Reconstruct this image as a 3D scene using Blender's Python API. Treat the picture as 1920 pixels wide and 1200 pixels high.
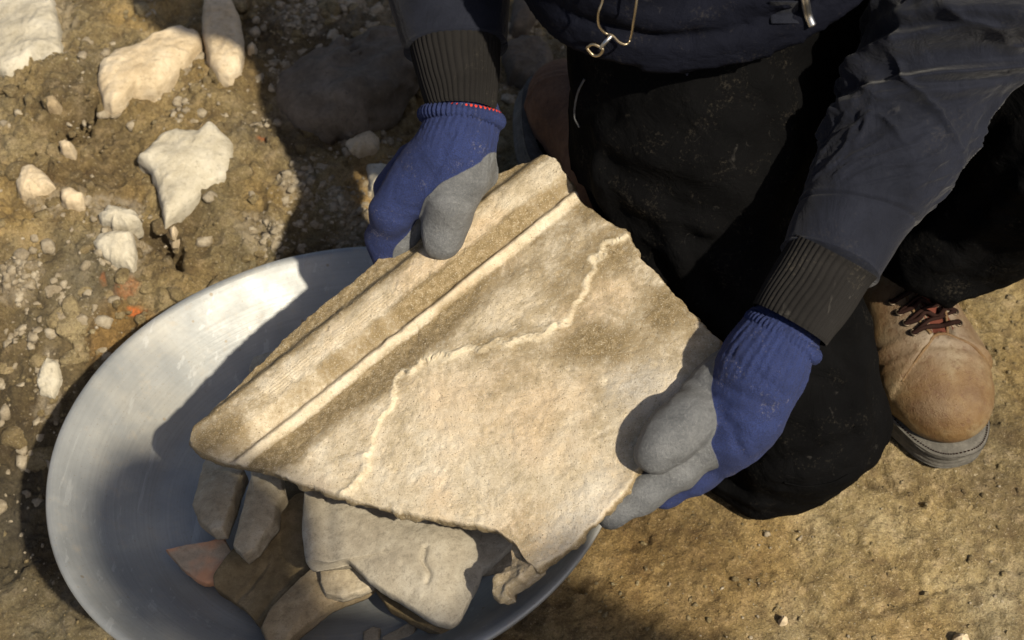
import bpy, math, random
import numpy as np
from mathutils import Vector
random.seed(7); rng = np.random.default_rng(7)
for o in list(bpy.data.objects): bpy.data.objects.remove(o)
SC = bpy.context.scene; COL = SC.collection

# ------------------------------------------------------------ camera, sky, sun
H = 1.2; PITCH = math.radians(52); FPX = 960/math.tan(math.radians(20))
cam = bpy.data.cameras.new('camera'); cam.sensor_width = 36; cam.lens = 18/math.tan(math.radians(20))
cam.clip_start = 0.02; cam.clip_end = 300
cam.dof.use_dof = True; cam.dof.focus_distance = 1.22; cam.dof.aperture_fstop = 8.5
co = bpy.data.objects.new('camera', cam); COL.objects.link(co); SC.camera = co
co.location = (0, 0, H); co.rotation_euler = (math.radians(90)-PITCH, 0, 0)
SUN_AZ = math.radians(-49); SUN_EL = math.radians(50)      # azimuth measured from +X towards +Y
SD = np.array([math.cos(SUN_AZ)*math.cos(SUN_EL), math.sin(SUN_AZ)*math.cos(SUN_EL), math.sin(SUN_EL)])
w = bpy.data.worlds.new('World'); SC.world = w; w.use_nodes = True
nt = w.node_tree; sky = nt.nodes.new('ShaderNodeTexSky'); sky.sky_type = 'NISHITA'; sky.sun_disc = False
sky.sun_elevation = SUN_EL; sky.sun_rotation = math.pi/2 - SUN_AZ
bg = nt.nodes['Background']; bg.inputs[1].default_value = 0.074
sky.air_density = .75; sky.dust_density = 3.0; sky.ozone_density = .5
nt.links.new(sky.outputs[0], bg.inputs[0])
sl = bpy.data.lights.new('sun', 'SUN'); sl.energy = 4.8; sl.angle = math.radians(1.2); sl.color = (1, .90, .72)
so = bpy.data.objects.new('sun', sl); COL.objects.link(so); so.location = (2, -1, 3)
so.rotation_euler = Vector(SD).to_track_quat('Z', 'Y').to_euler()
SC.view_settings.view_transform = 'Standard'; SC.view_settings.look = 'None'
SC.view_settings.exposure = 0.32; SC.view_settings.gamma = 1; SC.view_settings.use_curve_mapping = False
SC.render.engine = 'CYCLES'

# ------------------------------------------------------------ projection helpers (photo pixel -> point at a height)
CP = np.array([0, 0, H]); FW = np.array([0, math.cos(PITCH), -math.sin(PITCH)])
UPV = np.array([0, math.sin(PITCH), math.cos(PITCH)]); RT = np.array([1., 0, 0])
def ray(px, py): return FW + RT*(px-960)/FPX + UPV*(600-py)/FPX
def P(px, py, z):
    d = ray(px, py); return CP + d*((z-H)/d[2])
def PL(px, py, p0, n):
    d = ray(px, py); return CP + d*(np.dot(p0-CP, n)/np.dot(d, n))
def unit(v): v = np.asarray(v, float); return v/np.linalg.norm(v)
def mpp(p): return np.dot(np.asarray(p)-CP, FW)/FPX          # metres per photo pixel at p

# ------------------------------------------------------------ noise
def _h(ix, iy, iz, s):
    n = (ix*73856093) ^ (iy*19349663) ^ (iz*83492791) ^ (s*2654435761)
    n = (n ^ (n >> 13))*1274126177 & 0xffffffff
    n = (n ^ (n >> 16))*2246822519 & 0xffffffff
    return ((n ^ (n >> 15)) & 0xffff)/65535.0
def vn(p, s=0):
    p = np.asarray(p, float); i = np.floor(p).astype(np.int64); f = p-i; f = f*f*f*(f*(f*6-15)+10)
    x, y, z = i[..., 0], i[..., 1], i[..., 2]; r = 0
    for a in (0, 1):
        wa = f[..., 0] if a else 1-f[..., 0]
        for b in (0, 1):
            wb = f[..., 1] if b else 1-f[..., 1]
            for c in (0, 1):
                wc = f[..., 2] if c else 1-f[..., 2]
                r = r + wa*wb*wc*_h(x+a, y+b, z+c, s)
    return r*2-1
def fbm(p, o=4, s=0, g=.5):
    a = 1; r = 0; t = 0; p = np.asarray(p, float)
    for k in range(o):
        r = r + a*vn(p*(2**k)+k*17.3, s+k); t += a; a *= g
    return r/t
def xyz(x, y, z=0): x = np.asarray(x, float); return np.stack([x, np.broadcast_to(y, x.shape), np.broadcast_to(z, x.shape)], -1)
def sstep(a, b, x): t = np.clip((x-a)/(b-a), 0, 1); return t*t*(3-2*t)
def seg_d(p, A, B):
    A = np.asarray(A, float); B = np.asarray(B, float); d = B-A
    t = np.clip(((p-A)@d)/(d@d+1e-12), 0, 1); return np.linalg.norm(p-(A+t[..., None]*d), axis=-1), t
def poly_d(p, pts):
    best = np.full(p.shape[:-1], 1e9); sgn = np.zeros(p.shape[:-1]); par = np.zeros(p.shape[:-1])
    for k in range(len(pts)-1):
        A, B = np.asarray(pts[k], float), np.asarray(pts[k+1], float)
        d, t = seg_d(p, A, B); m = d < best
        if p.shape[-1] == 2:
            q = (B[0]-A[0])*(p[..., 1]-A[1])-(B[1]-A[1])*(p[..., 0]-A[0]); sgn = np.where(m, np.sign(q), sgn)
        par = np.where(m, (k+t)/(len(pts)-1), par); best = np.where(m, d, best)
    return best, sgn, par

# ------------------------------------------------------------ object helpers
def link(name, V, F, mat, parent=None, loc=None, col=None, attrs=None, smooth=True):
    V = np.asarray(V, float); base = np.zeros(3)
    if parent is not None: base = np.array(parent['_b'])
    elif loc is not None: base = np.asarray(loc, float)
    else:
        base = np.array([V[:, 0].mean(), V[:, 1].mean(), V[:, 2].min()])
    me = bpy.data.meshes.new(name)
    V = V-base
    if isinstance(F, np.ndarray):
        n = len(F); k = F.shape[1]
        me.vertices.add(len(V)); me.vertices.foreach_set('co', V.ravel())
        me.loops.add(n*k); me.loops.foreach_set('vertex_index', F.ravel().astype(np.int32))
        me.polygons.add(n); me.polygons.foreach_set('loop_start', np.arange(0, n*k, k, dtype=np.int32))
        me.update(calc_edges=True)
    else:
        me.from_pydata([tuple(v) for v in V], [], [tuple(int(i) for i in f) for f in F]); me.update()
    me.validate()
    if smooth: me.polygons.foreach_set('use_smooth', np.ones(len(me.polygons), bool))
    if col is not None and len(me.vertices) == len(col):
        a = me.color_attributes.new('Col', 'FLOAT_COLOR', 'POINT')
        c = np.ones((len(col), 4)); c[:, :3] = col; a.data.foreach_set('color', c.ravel())
    for k, v in (attrs or {}).items():
        a = me.attributes.new(k, 'FLOAT', 'POINT'); a.data.foreach_set('value', np.asarray(v, float))
    for m in (mat if isinstance(mat, (list, tuple)) else [mat]): me.materials.append(m)
    o = bpy.data.objects.new(name, me); COL.objects.link(o)
    if parent is not None: o.parent = parent; o['_b'] = list(base)
    else: o.location = base; o['_b'] = list(base)
    return o
def empty(name, loc):
    o = bpy.data.objects.new(name, None); COL.objects.link(o); o.location = loc; o['_b'] = [float(v) for v in loc]
    o.empty_display_size = .05; return o
def tag(o, label=None, cat=None, group=None, kind=None):
    if label: o['label'] = label
    if cat: o['category'] = cat
    if group: o['group'] = group
    if kind: o['kind'] = kind
    return o
def grid_faces(nu, nv, wrap=False):
    i = np.arange(nu-1)[:, None]; j = np.arange(nv if wrap else nv-1)[None, :]; j2 = (j+1) % nv
    return np.stack([i*nv+j, i*nv+j2, (i+1)*nv+j2, (i+1)*nv+j], -1).reshape(-1, 4)
def cr(pts, n):
    pts = np.asarray(pts, float); m = len(pts)-1
    q = np.vstack([2*pts[0]-pts[1], pts, 2*pts[-1]-pts[-2]]); t = np.linspace(0, m, n); k = np.minimum(t.astype(int), m-1); u = (t-k)[:, None]
    a, b, c, d = q[k], q[k+1], q[k+2], q[k+3]
    return .5*(2*b+(c-a)*u+(2*a-5*b+4*c-d)*u*u+(3*b-a-3*c+d)*u**3)
def tube(path, r, n=8, smooth_n=None, closed=False, rz=None):
    """round wire along a 3D path; r a number or one per point"""
    path = np.asarray(path, float); r = np.broadcast_to(r, (len(path),))
    if smooth_n:
        r = cr(np.c_[r, r], smooth_n)[:, 0]; path = cr(path, smooth_n)
    T = np.gradient(path, axis=0)
    if closed: T = np.roll(path, -1, 0)-np.roll(path, 1, 0)
    T /= np.linalg.norm(T, axis=1)[:, None]+1e-12
    ref = np.array([0.13, .21, .97]); A = np.cross(T, ref); A /= np.linalg.norm(A, axis=1)[:, None]; B = np.cross(T, A)
    th = np.linspace(0, 2*math.pi, n, endpoint=False)
    V = path[:, None]+r[:, None, None]*(A[:, None]*np.cos(th)[None, :, None]+B[:, None]*np.sin(th)[None, :, None]*(rz or 1))
    F = grid_faces(len(path), n, True).tolist(); N = len(path)
    if closed: F += [[(N-1)*n+j, (N-1)*n+(j+1) % n, (j+1) % n, j] for j in range(n)]
    else: F += [list(range(n))[::-1], [(N-1)*n+j for j in range(n)]]
    return V.reshape(-1, 3), F
def join(parts):
    V = []; F = []; o = 0
    for v, f in parts:
        v = np.asarray(v); V.append(v); F += [[int(i)+o for i in q] for q in f]; o += len(v)
    return np.vstack(V), F
def loft(stations, n_len, n_ang, disp=None, cap=True):
    """stations: (centre xyz, half-axis vector a, half-axis vector b). Returns V, F"""
    S = np.array([np.concatenate([c, a, b]) for c, a, b in stations]); S = cr(S, n_len)
    C, A, B = S[:, :3], S[:, 3:6], S[:, 6:]
    th = np.linspace(0, 2*math.pi, n_ang, endpoint=False)
    ct = np.sign(np.cos(th))*np.abs(np.cos(th))**.9; st = np.sign(np.sin(th))*np.abs(np.sin(th))**.9
    D = A[:, None]*ct[None, :, None]+B[:, None]*st[None, :, None]; V = C[:, None]+D
    if disp is not None:
        L = np.r_[0, np.cumsum(np.linalg.norm(np.diff(C, axis=0), axis=1))]
        nd = D/np.linalg.norm(D, axis=-1, keepdims=True)
        V = V+nd*disp(L[:, None]+0*th[None, :], th[None, :]+0*L[:, None], V)[..., None]
    V = V.reshape(-1, 3); F = grid_faces(n_len, n_ang, True).tolist()
    if cap:
        V = np.vstack([V, C[0], C[-1]]); a = len(V)-2
        F += [[a, (j+1) % n_ang, j] for j in range(n_ang)]+[[a+1, (n_len-1)*n_ang+j, (n_len-1)*n_ang+(j+1) % n_ang] for j in range(n_ang)]
    return V, F
def sil(rows):
    """rows (xl,yl,xr,yr,z,depth ratio): contour pixels of a limb at height z -> loft stations"""
    C = [P((r[0]+r[2])/2, (r[1]+r[3])/2, r[4]) for r in rows]; out = []
    for k, r in enumerate(rows):
        T = unit(C[min(k+1, len(C)-1)]-C[max(k-1, 0)]); m = mpp(C[k])
        dx, dy = (r[2]-r[0])/2*m, -(r[3]-r[1])/2*m
        a = RT*dx+UPV*dy; b = np.cross(T, unit(a)); b = unit(b)*np.linalg.norm(a)*r[5]
        out.append((C[k], a, b))
    return out

# ------------------------------------------------------------ signed distance bodies and surface nets
def smin(a, b, k):
    h = np.clip(.5+.5*(b-a)/k, 0, 1); return b*(1-h)+a*h-k*h*(1-h)
def cone(p, a, b, ra, rb):
    d, t = seg_d(p, a, b); return d-(ra+(rb-ra)*t)
def ellip(p, c, r, M=None):
    q = (p-np.asarray(c)); q = q@np.asarray(M).T if M is not None else q
    k = np.linalg.norm(q/np.asarray(r), axis=-1); return (k-1)*min(r)*1.0
def chain(p, pts, k=.01):
    f = None
    for a, b in zip(pts[:-1], pts[1:]):
        g = cone(p, a[0], b[0], a[1], b[1]); f = g if f is None else smin(f, g, k)
    return f
def nets(fn, lo, hi, h):
    lo = np.asarray(lo, float); n = np.ceil((np.asarray(hi)-lo)/h).astype(int)+1
    ax = [lo[i]+h*np.arange(n[i]) for i in range(3)]
    G = np.stack(np.meshgrid(*ax, indexing='ij'), -1); F = np.empty(G.shape[:3])
    for i in range(0, n[0], 16): F[i:i+16] = fn(G[i:i+16])
    s = F < 0; c = s.astype(np.int8)
    tot = sum(c[i:n[0]-1+i, j:n[1]-1+j, k:n[2]-1+k] for i in (0, 1) for j in (0, 1) for k in (0, 1))
    act = (tot > 0) & (tot < 8); idx = -np.ones(act.shape, int); idx[act] = np.arange(act.sum())
    I = np.argwhere(act); acc = np.zeros((len(I), 3)); cnt = np.zeros(len(I))
    for i in (0, 1):
        for j in (0, 1):
            for d in range(3):
                o = np.zeros(3, int); e = [x for x in range(3) if x != d]; o[e[0]] = i; o[e[1]] = j
                o2 = o.copy(); o2[d] = 1
                A = F[tuple((I+o).T)]; B = F[tuple((I+o2).T)]; m = (A < 0) != (B < 0)
                t = np.where(m, A/(A-B+1e-20), 0); q = np.tile(o, (len(I), 1)).astype(float); q[:, d] = t
                acc += q*m[:, None]; cnt += m
    V = lo+h*(I+acc/np.maximum(cnt, 1)[:, None]); quads = []
    for d in range(3):
        e = [(d+1) % 3, (d+2) % 3]; sl0 = [slice(None)]*3; sl1 = [slice(None)]*3; sl0[d] = slice(0, -1); sl1[d] = slice(1, None)
        m = s[tuple(sl0)] != s[tuple(sl1)]; Q = np.argwhere(m)
        ok = (Q[:, e[0]] > 0) & (Q[:, e[1]] > 0) & (Q[:, e[0]] < n[e[0]]-1) & (Q[:, e[1]] < n[e[1]]-1); Q = Q[ok]
        u = np.zeros(3, int); u[e[0]] = 1; v = np.zeros(3, int); v[e[1]] = 1
        f = np.stack([idx[tuple((Q-u-v).T)], idx[tuple((Q-v).T)], idx[tuple(Q.T)], idx[tuple((Q-u).T)]], 1)
        flip = ~s[tuple(Q.T)]; f[flip] = f[flip][:, ::-1]; quads.append(f)
    return V, np.vstack(quads)
def relax(V, F, it=2, lam=.5):
    for _ in range(it):
        S = np.zeros_like(V); c = np.zeros(len(V))
        for k in range(4):
            a = F[:, k]; b = F[:, (k+1) % 4]
            np.add.at(S, a, V[b]); np.add.at(c, a, 1); np.add.at(S, b, V[a]); np.add.at(c, b, 1)
        V = V+(S/np.maximum(c, 1)[:, None]-V)*lam
    return V

# ------------------------------------------------------------ materials
class NT:
    def __init__(s, name, rough=.8, metal=0.):
        s.m = bpy.data.materials.new(name); s.m.use_nodes = True; s.t = s.m.node_tree
        s.b = s.t.nodes['Principled BSDF']; s.b.inputs['Roughness'].default_value = rough; s.b.inputs['Metallic'].default_value = metal
        s.tc = s.t.nodes.new('ShaderNodeTexCoord').outputs['Object']; s.nrm = None
    def L(s, a, b): s.t.links.new(a, b)
    def noise(s, scale, detail=4, rough=.6, dist=0, vec=None, stretch=None):
        n = s.t.nodes.new('ShaderNodeTexNoise'); n.inputs['Scale'].default_value = scale; n.inputs['Detail'].default_value = detail
        n.inputs['Roughness'].default_value = rough; n.inputs['Distortion'].default_value = dist
        v = vec or s.tc
        if stretch:
            mp = s.t.nodes.new('ShaderNodeMapping'); mp.inputs['Scale'].default_value = stretch[:3]
            if len(stretch) > 3: mp.inputs['Rotation'].default_value = (0, 0, stretch[3])
            s.L(v, mp.inputs[0]); v = mp.outputs[0]
        s.L(v, n.inputs['Vector']); return n.outputs['Fac']
    def vor(s, scale, feat='F1', rnd=1):
        n = s.t.nodes.new('ShaderNodeTexVoronoi'); n.feature = feat; n.inputs['Scale'].default_value = scale; n.inputs['Randomness'].default_value = rnd
        s.L(s.tc, n.inputs['Vector']); return n.outputs['Distance']
    def ramp(s, fac, stops):
        n = s.t.nodes.new('ShaderNodeValToRGB'); e = n.color_ramp.elements
        while len(e) < len(stops): e.new(.5)
        for k, (p, c) in enumerate(stops):
            e[k].position = p; e[k].color = (c, c, c, 1) if isinstance(c, (int, float)) else (*c, 1)
        s.L(fac, n.inputs[0]); return n.outputs[0]
    def mix(s, fac, a, b, mode='MIX'):
        n = s.t.nodes.new('ShaderNodeMix'); n.data_type = 'RGBA'; n.blend_type = mode
        for v, i in ((fac, 0), (a, 6), (b, 7)):
            if isinstance(v, (int, float)): n.inputs[i].default_value = v if i == 0 else (v, v, v, 1)
            elif isinstance(v, tuple): n.inputs[i].default_value = (*v, 1)
            else: s.L(v, n.inputs[i])
        return n.outputs[2]
    def math(s, op, a, b=0.):
        n = s.t.nodes.new('ShaderNodeMath'); n.operation = op
        for v, i in ((a, 0), (b, 1)):
            if isinstance(v, (int, float)): n.inputs[i].default_value = v
            else: s.L(v, n.inputs[i])
        return n.outputs[0]
    def attr(s, name, fac=True):
        n = s.t.nodes.new('ShaderNodeAttribute'); n.attribute_name = name; return n.outputs['Fac' if fac else 'Color']
    def bump(s, h, dist, strength=1.):
        n = s.t.nodes.new('ShaderNodeBump'); n.inputs['Distance'].default_value = dist; n.inputs['Strength'].default_value = strength
        s.L(h, n.inputs['Height'])
        if s.nrm is not None: s.L(s.nrm, n.inputs['Normal'])
        s.nrm = n.outputs[0]
    def done(s, color, rough=None):
        if isinstance(color, tuple): s.b.inputs['Base Color'].default_value = (*color, 1)
        else: s.L(color, s.b.inputs['Base Color'])
        if rough is not None: s.L(rough, s.b.inputs['Roughness'])
        if s.nrm is not None: s.L(s.nrm, s.b.inputs['Normal'])
        return s.m

def soil_mat():
    t = NT('soil', .95)
    a = t.noise(9, 6, .65); b = t.noise(45, 5, .65); c = t.noise(260, 4, .7)
    col = t.ramp(a, [(.33, (.105, .074, .030)), (.5, (.215, .164, .074)), (.68, (.345, .28, .155))])
    col = t.mix(t.ramp(b, [(.36, .55), (.5, 0.), (1, 0.)]), col, (.09, .058, .026))
    col = t.mix(t.ramp(b, [(.52, 0.), (.7, .65)]), col, (.35, .27, .16))
    col = t.mix(t.ramp(c, [(.35, .55), (.48, 0.)]), col, (.075, .05, .025))
    col = t.mix(t.ramp(c, [(.6, 0.), (.7, .8)]), col, (.46, .39, .27))
    e = t.noise(620, 3, .8)
    col = t.mix(t.ramp(e, [(.33, .6), (.44, 0.)]), col, (.06, .04, .02))
    col = t.mix(t.ramp(e, [(.60, 0.), (.68, .7)]), col, (.50, .42, .27))
    col = t.mix(1., col, t.attr('Col', False), 'MULTIPLY')
    pale = t.math('MULTIPLY', t.attr('pale'), t.ramp(t.noise(120, 5, .75), [(.38, .15), (.55, 1.)]))
    col = t.mix(pale, col, (.36, .30, .21))
    brick = t.math('MULTIPLY', t.attr('brick'), t.ramp(t.noise(150, 4, .7), [(.35, .2), (.6, 1.)]))
    col = t.mix(brick, col, (.62, .16, .035))
    t.bump(b, .012, .9); t.bump(c, .0045, 1.); t.bump(t.noise(800, 3, .75), .0012, .9)
    return t.done(col)
M_SOIL = soil_mat()
def stone_mat(name, c0, c1, c2, sc=1., bump=1.):
    t = NT(name, .9)
    a = t.noise(22*sc, 6, .7); b = t.noise(140*sc, 5, .75); c = t.noise(600*sc, 3, .7)
    col = t.ramp(a, [(.3, c0), (.5, c1), (.68, c2)])
    col = t.mix(t.ramp(b, [(.34, .5), (.46, 0.)]), col, tuple(x*.6 for x in c0))
    col = t.mix(t.ramp(b, [(.56, 0.), (.7, .5)]), col, tuple(min(1, x*1.15) for x in c2))
    t.bump(a, .004*bump, .6); t.bump(b, .0016*bump, .8); t.bump(c, .0004*bump, .8)
    return t.done(col)
M_PALE = stone_mat('pale_limestone', (.38, .29, .175), (.52, .42, .28), (.60, .51, .37))
M_GREY = stone_mat('grey_limestone', (.33, .29, .21), (.46, .415, .32), (.53, .49, .40))
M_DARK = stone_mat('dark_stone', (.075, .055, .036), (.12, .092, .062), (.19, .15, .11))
M_CRUMB = stone_mat('mortar', (.18, .14, .085), (.29, .24, .165), (.44, .38, .28), 3)
def tile_mat():
    t = NT('fired_clay_tile', .88)
    a = t.noise(30, 6, .7); b = t.noise(170, 6, .75); c = t.noise(750, 4, .75)
    cream = t.ramp(a, [(.34, (.43, .35, .225)), (.48, (.60, .505, .36)), (.64, (.71, .63, .49))])
    cream = t.mix(t.ramp(t.noise(14, 3, .5), [(.5, 0.), (.66, .5)]), cream, (.64, .46, .27))
    dirtc = t.ramp(b, [(.3, (.13, .09, .036)), (.5, (.245, .18, .088)), (.7, (.40, .315, .19))])
    m = t.math('ADD', t.attr('dirt'), t.math('MULTIPLY', t.math('SUBTRACT', b, .5), 1.5))
    m = t.math('ADD', m, t.math('MULTIPLY', t.math('SUBTRACT', c, .5), .6))
    m = t.ramp(m, [(.22, 0.), (.75, 1.)])
    col = t.mix(m, cream, dirtc)
    g = t.ramp(t.math('ADD', t.attr('grey'), t.math('MULTIPLY', t.math('SUBTRACT', b, .5), 1.2)), [(.3, 0.), (.8, .8)])
    col = t.mix(g, col, (.60, .555, .48))
    col = t.mix(t.ramp(c, [(.34, .8), (.43, 0.)]), col, (.16, .115, .062))
    col = t.mix(t.ramp(c, [(.57, 0.), (.66, .6)]), col, (.78, .72, .60))
    v = t.vor(210); col = t.mix(t.ramp(v, [(.06, .8), (.13, 0.)]), col, (.16, .115, .06))
    col = t.mix(t.attr('scar'), col, t.ramp(b, [(.35, (.60, .50, .34)), (.6, (.78, .70, .54))]))
    t.bump(b, .0022, .6); t.bump(c, .0012, 1.); t.bump(t.ramp(v, [(.05, 0.), (.16, 1.)]), .0006, .7)
    return t.done(col)
M_TILE = tile_mat()
def sherd_mat(name, c0, c1, c2, spot=None, spotc=None):
    t = NT(name, .9)
    a = t.noise(28, 5, .65); b = t.noise(160, 5, .75); c = t.noise(700, 3, .7)
    col = t.ramp(a, [(.32, c0), (.5, c1), (.68, c2)])
    col = t.mix(t.ramp(b, [(.35, .45), (.48, 0.)]), col, tuple(x*.55 for x in c0))
    col = t.mix(t.ramp(b, [(.56, 0.), (.68, .35)]), col, tuple(min(1, x*1.25) for x in c2))
    col = t.mix(t.ramp(c, [(.36, .35), (.45, 0.)]), col, tuple(x*.5 for x in c0))
    if spotc: col = t.mix(t.ramp(t.noise(spot, 3, .5), [(.42, 0.), (.56, .9)]), col, spotc)
    t.bump(a, .004, .35); t.bump(b, .0012, .7); t.bump(c, .0004, .8)
    return t.done(col)
M_SG = sherd_mat('grey_pottery', (.245, .21, .155), (.335, .295, .225), (.41, .37, .295))
M_SB = sherd_mat('brown_pottery', (.13, .092, .042), (.20, .148, .075), (.29, .22, .125))
M_SB2 = sherd_mat('ochre_pottery', (.22, .158, .085), (.31, .235, .135), (.39, .31, .20))
M_SO = sherd_mat('orange_pottery', (.34, .27, .19), (.42, .33, .235), (.48, .38, .28), 24, (.60, .30, .16))
M_SC = sherd_mat('beige_pottery', (.25, .20, .13), (.36, .30, .205), (.46, .40, .30))
def metal_mat():
    t = NT('dull_aluminium', .55, .5)
    g = t.t.nodes.new('ShaderNodeSeparateXYZ'); t.L(t.tc, g.inputs[0])
    r = t.math('SQRT', t.math('ADD', t.math('MULTIPLY', g.outputs[0], g.outputs[0]), t.math('MULTIPLY', g.outputs[1], g.outputs[1])))
    n1 = t.t.nodes.new('ShaderNodeTexNoise'); n1.noise_dimensions = '1D'; n1.inputs['Scale'].default_value = 420; n1.inputs['Detail'].default_value = 3
    t.L(r, n1.inputs['W']); rings = n1.outputs['Fac']
    a = t.noise(10, 5, .6); b = t.noise(60, 5, .7); sc = t.noise(90, 3, .6, 0, None, (1, .04, 1, .7))
    col = t.ramp(a, [(.3, (.245, .255, .255)), (.7, (.37, .378, .37))])
    col = t.mix(t.ramp(b, [(.57, 0.), (.75, .5)]), col, (.36, .31, .24))
    col = t.mix(t.ramp(t.vor(38), [(.05, .75), (.085, 0.)]), col, (.22, .17, .11))
    col = t.mix(t.ramp(t.noise(5.5, 5, .65), [(.5, 0.), (.7, .45)]), col, (.55, .50, .40))
    col = t.mix(t.ramp(sc, [(.34, .22), (.38, 0.)]), col, (.60, .61, .61))
    col = t.mix(t.ramp(t.noise(420, 4, .8), [(.60, 0.), (.68, .7)]), col, (.24, .19, .13))
    t.bump(rings, .0005, .35); t.bump(a, .004, .3)
    col = t.mix(t.ramp(rings, [(.35, .12), (.6, 0.)]), col, (.15, .15, .145))
    dull = t.ramp(b, [(.5, .85), (.8, .3)]); t.L(t.math('MULTIPLY', dull, .42), t.b.inputs['Metallic'])
    return t.done(col, t.ramp(t.noise(25, 4, .6), [(.3, .42), (.7, .62)]))
M_METAL = metal_mat()
def cloth_mat(name, c, rough=.85, weave=1500, var=.25, dust=0., sheen=.0, wr=.0):
    t = NT(name, rough)
    a = t.noise(18, 5, .6); n = t.noise(weave, 2, .6)
    col = t.mix(t.ramp(a, [(.3, 0.), (.7, 1.)]), tuple(x*(1-var) for x in c), tuple(x*(1+var) for x in c))
    col = t.mix(t.ramp(n, [(.35, .35), (.6, 0.)]), col, tuple(x*.5 for x in c))
    if dust:
        d = t.math('MULTIPLY', t.noise(26, 6, .7), t.noise(330, 4, .75))
        col = t.mix(t.ramp(d, [(.31, 0.), (.42, dust)]), col, (.22, .19, .14))
        col = t.mix(t.ramp(t.noise(60, 4, .6, 1.5, None, (1, .3, 1, .5)), [(.66, 0.), (.76, dust*.8)]), col, (.30, .28, .25))
    t.bump(n, .0003, .6)
    if name == 'black_cotton': t.b.inputs['Specular IOR Level'].default_value = .16
    if wr: t.bump(t.noise(38, 4, .55, .6, None, (1, .35, 1, .4)), .006*wr, .8); t.bump(t.noise(110, 3, .5, .5, None, (.5, 1, 1, .2)), .0016*wr, .7)
    t.b.inputs['Sheen Weight'].default_value = sheen; t.b.inputs['Specular IOR Level'].default_value = .04
    return t.done(col)
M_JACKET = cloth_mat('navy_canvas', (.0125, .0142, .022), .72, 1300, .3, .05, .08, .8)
M_JFRONT = cloth_mat('shaded_navy_canvas', (.0060, .0068, .0120), .8, 1300, .3, .06, .0, .8)  # jacket cloth darkened to paint in the shade on the torso front
M_TROUSER = cloth_mat('black_cotton', (.0034, .0034, .0037), .9, 1300, .35, .08, .0, .9)
M_SB_CLOTH = cloth_mat('added_figure_brown_canvas', (.09, .065, .04), .9, 1300, .3, .1)
M_SEAM = cloth_mat('seam_thread', (.10, .10, .10), .9, 1800)
M_RIB = cloth_mat('ribbed_knit', (.0165, .0155, .0150), .95, 1600, .2, .12)
M_LACE = cloth_mat('brown_lace', (.022, .011, .009), .8, 2200, .3)
M_REDCUFF = cloth_mat('red_overlock', (.55, .05, .03), .8, 2000, .2)
def glove_mat():
    t = NT('coated_glove', .8)
    knit = t.noise(1100, 2, .5); wv = t.noise(38, 4, .6)
    blue = t.mix(t.ramp(wv, [(.3, 0.), (.7, 1.)]), (.012, .023, .095), (.020, .037, .145))
    blue = t.mix(t.ramp(knit, [(.38, .7), (.56, 0.)]), blue, (.008, .013, .05))
    blue = t.mix(t.ramp(t.math('MULTIPLY', t.noise(40, 5, .7), t.noise(500, 3, .8)), [(.33, 0.), (.42, .35)]), blue, (.30, .27, .24))
    f = t.noise(420, 6, .85); g = t.noise(45, 6, .7)
    gr = t.mix(t.ramp(g, [(.3, 0.), (.7, 1.)]), (.095, .100, .106), (.175, .181, .187))
    gr = t.mix(t.ramp(f, [(.38, .45), (.50, 0.)]), gr, (.07, .073, .077))
    gr = t.mix(t.ramp(f, [(.54, 0.), (.66, .5)]), gr, (.29, .29, .285))
    m = t.ramp(t.math('ADD', t.attr('coat'), t.math('MULTIPLY', t.math('SUBTRACT', t.noise(200, 3, .6), .5), .12)), [(.46, 0.), (.54, 1.)])
    col = t.mix(m, blue, gr); t.bump(f, .0018, .9); t.bump(knit, .0004, .8); t.bump(t.noise(95, 4, .6, 1.2), .0022, .6)
    t.bump(m, .0009, .8); t.bump(t.noise(70, 3, .5, .8), .002, .25)
    return t.done(col, t.ramp(m, [(0, .9), (1, .62)]))
M_GLOVE = glove_mat()
def boot_mat():
    t = NT('worn_tan_leather', .6)
    a = t.noise(26, 5, .6); b = t.noise(160, 5, .7); c = t.noise(900, 3, .6)
    col = t.ramp(a, [(.3, (.092, .043, .011)), (.5, (.148, .086, .031)), (.66, (.200, .145, .075))])
    col = t.mix(t.attr('scuff'), col, t.ramp(b, [(.3, (.135, .105, .072)), (.65, (.23, .185, .135))]))
    col = t.mix(t.ramp(b, [(.36, .5), (.46, 0.)]), col, (.09, .038, .016))
    t.bump(b, .0014, .8); t.bump(c, .0007, 1.); t.bump(t.noise(48, 4, .6, .4), .003, .35)
    return t.done(col)
M_BOOT = boot_mat()
M_BOOTD = sherd_mat('dark_brown_leather', (.08, .035, .016), (.13, .06, .028), (.18, .09, .045))
M_SOLE = stone_mat('dusty_rubber', (.060, .055, .046), (.095, .088, .075), (.15, .14, .12), 2, .5)
M_TONGUE = cloth_mat('red_brown_lining', (.12, .04, .028), .8, 1500, .3)
M_BRASS = NT('aged_brass', .42, 1.).done((.42, .35, .24))
M_EYE = NT('dark_eyelet', .5, 1.).done((.14, .11, .08))
M_STEEL = NT('zip_steel', .35, 1.).done((.55, .55, .55))

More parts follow.
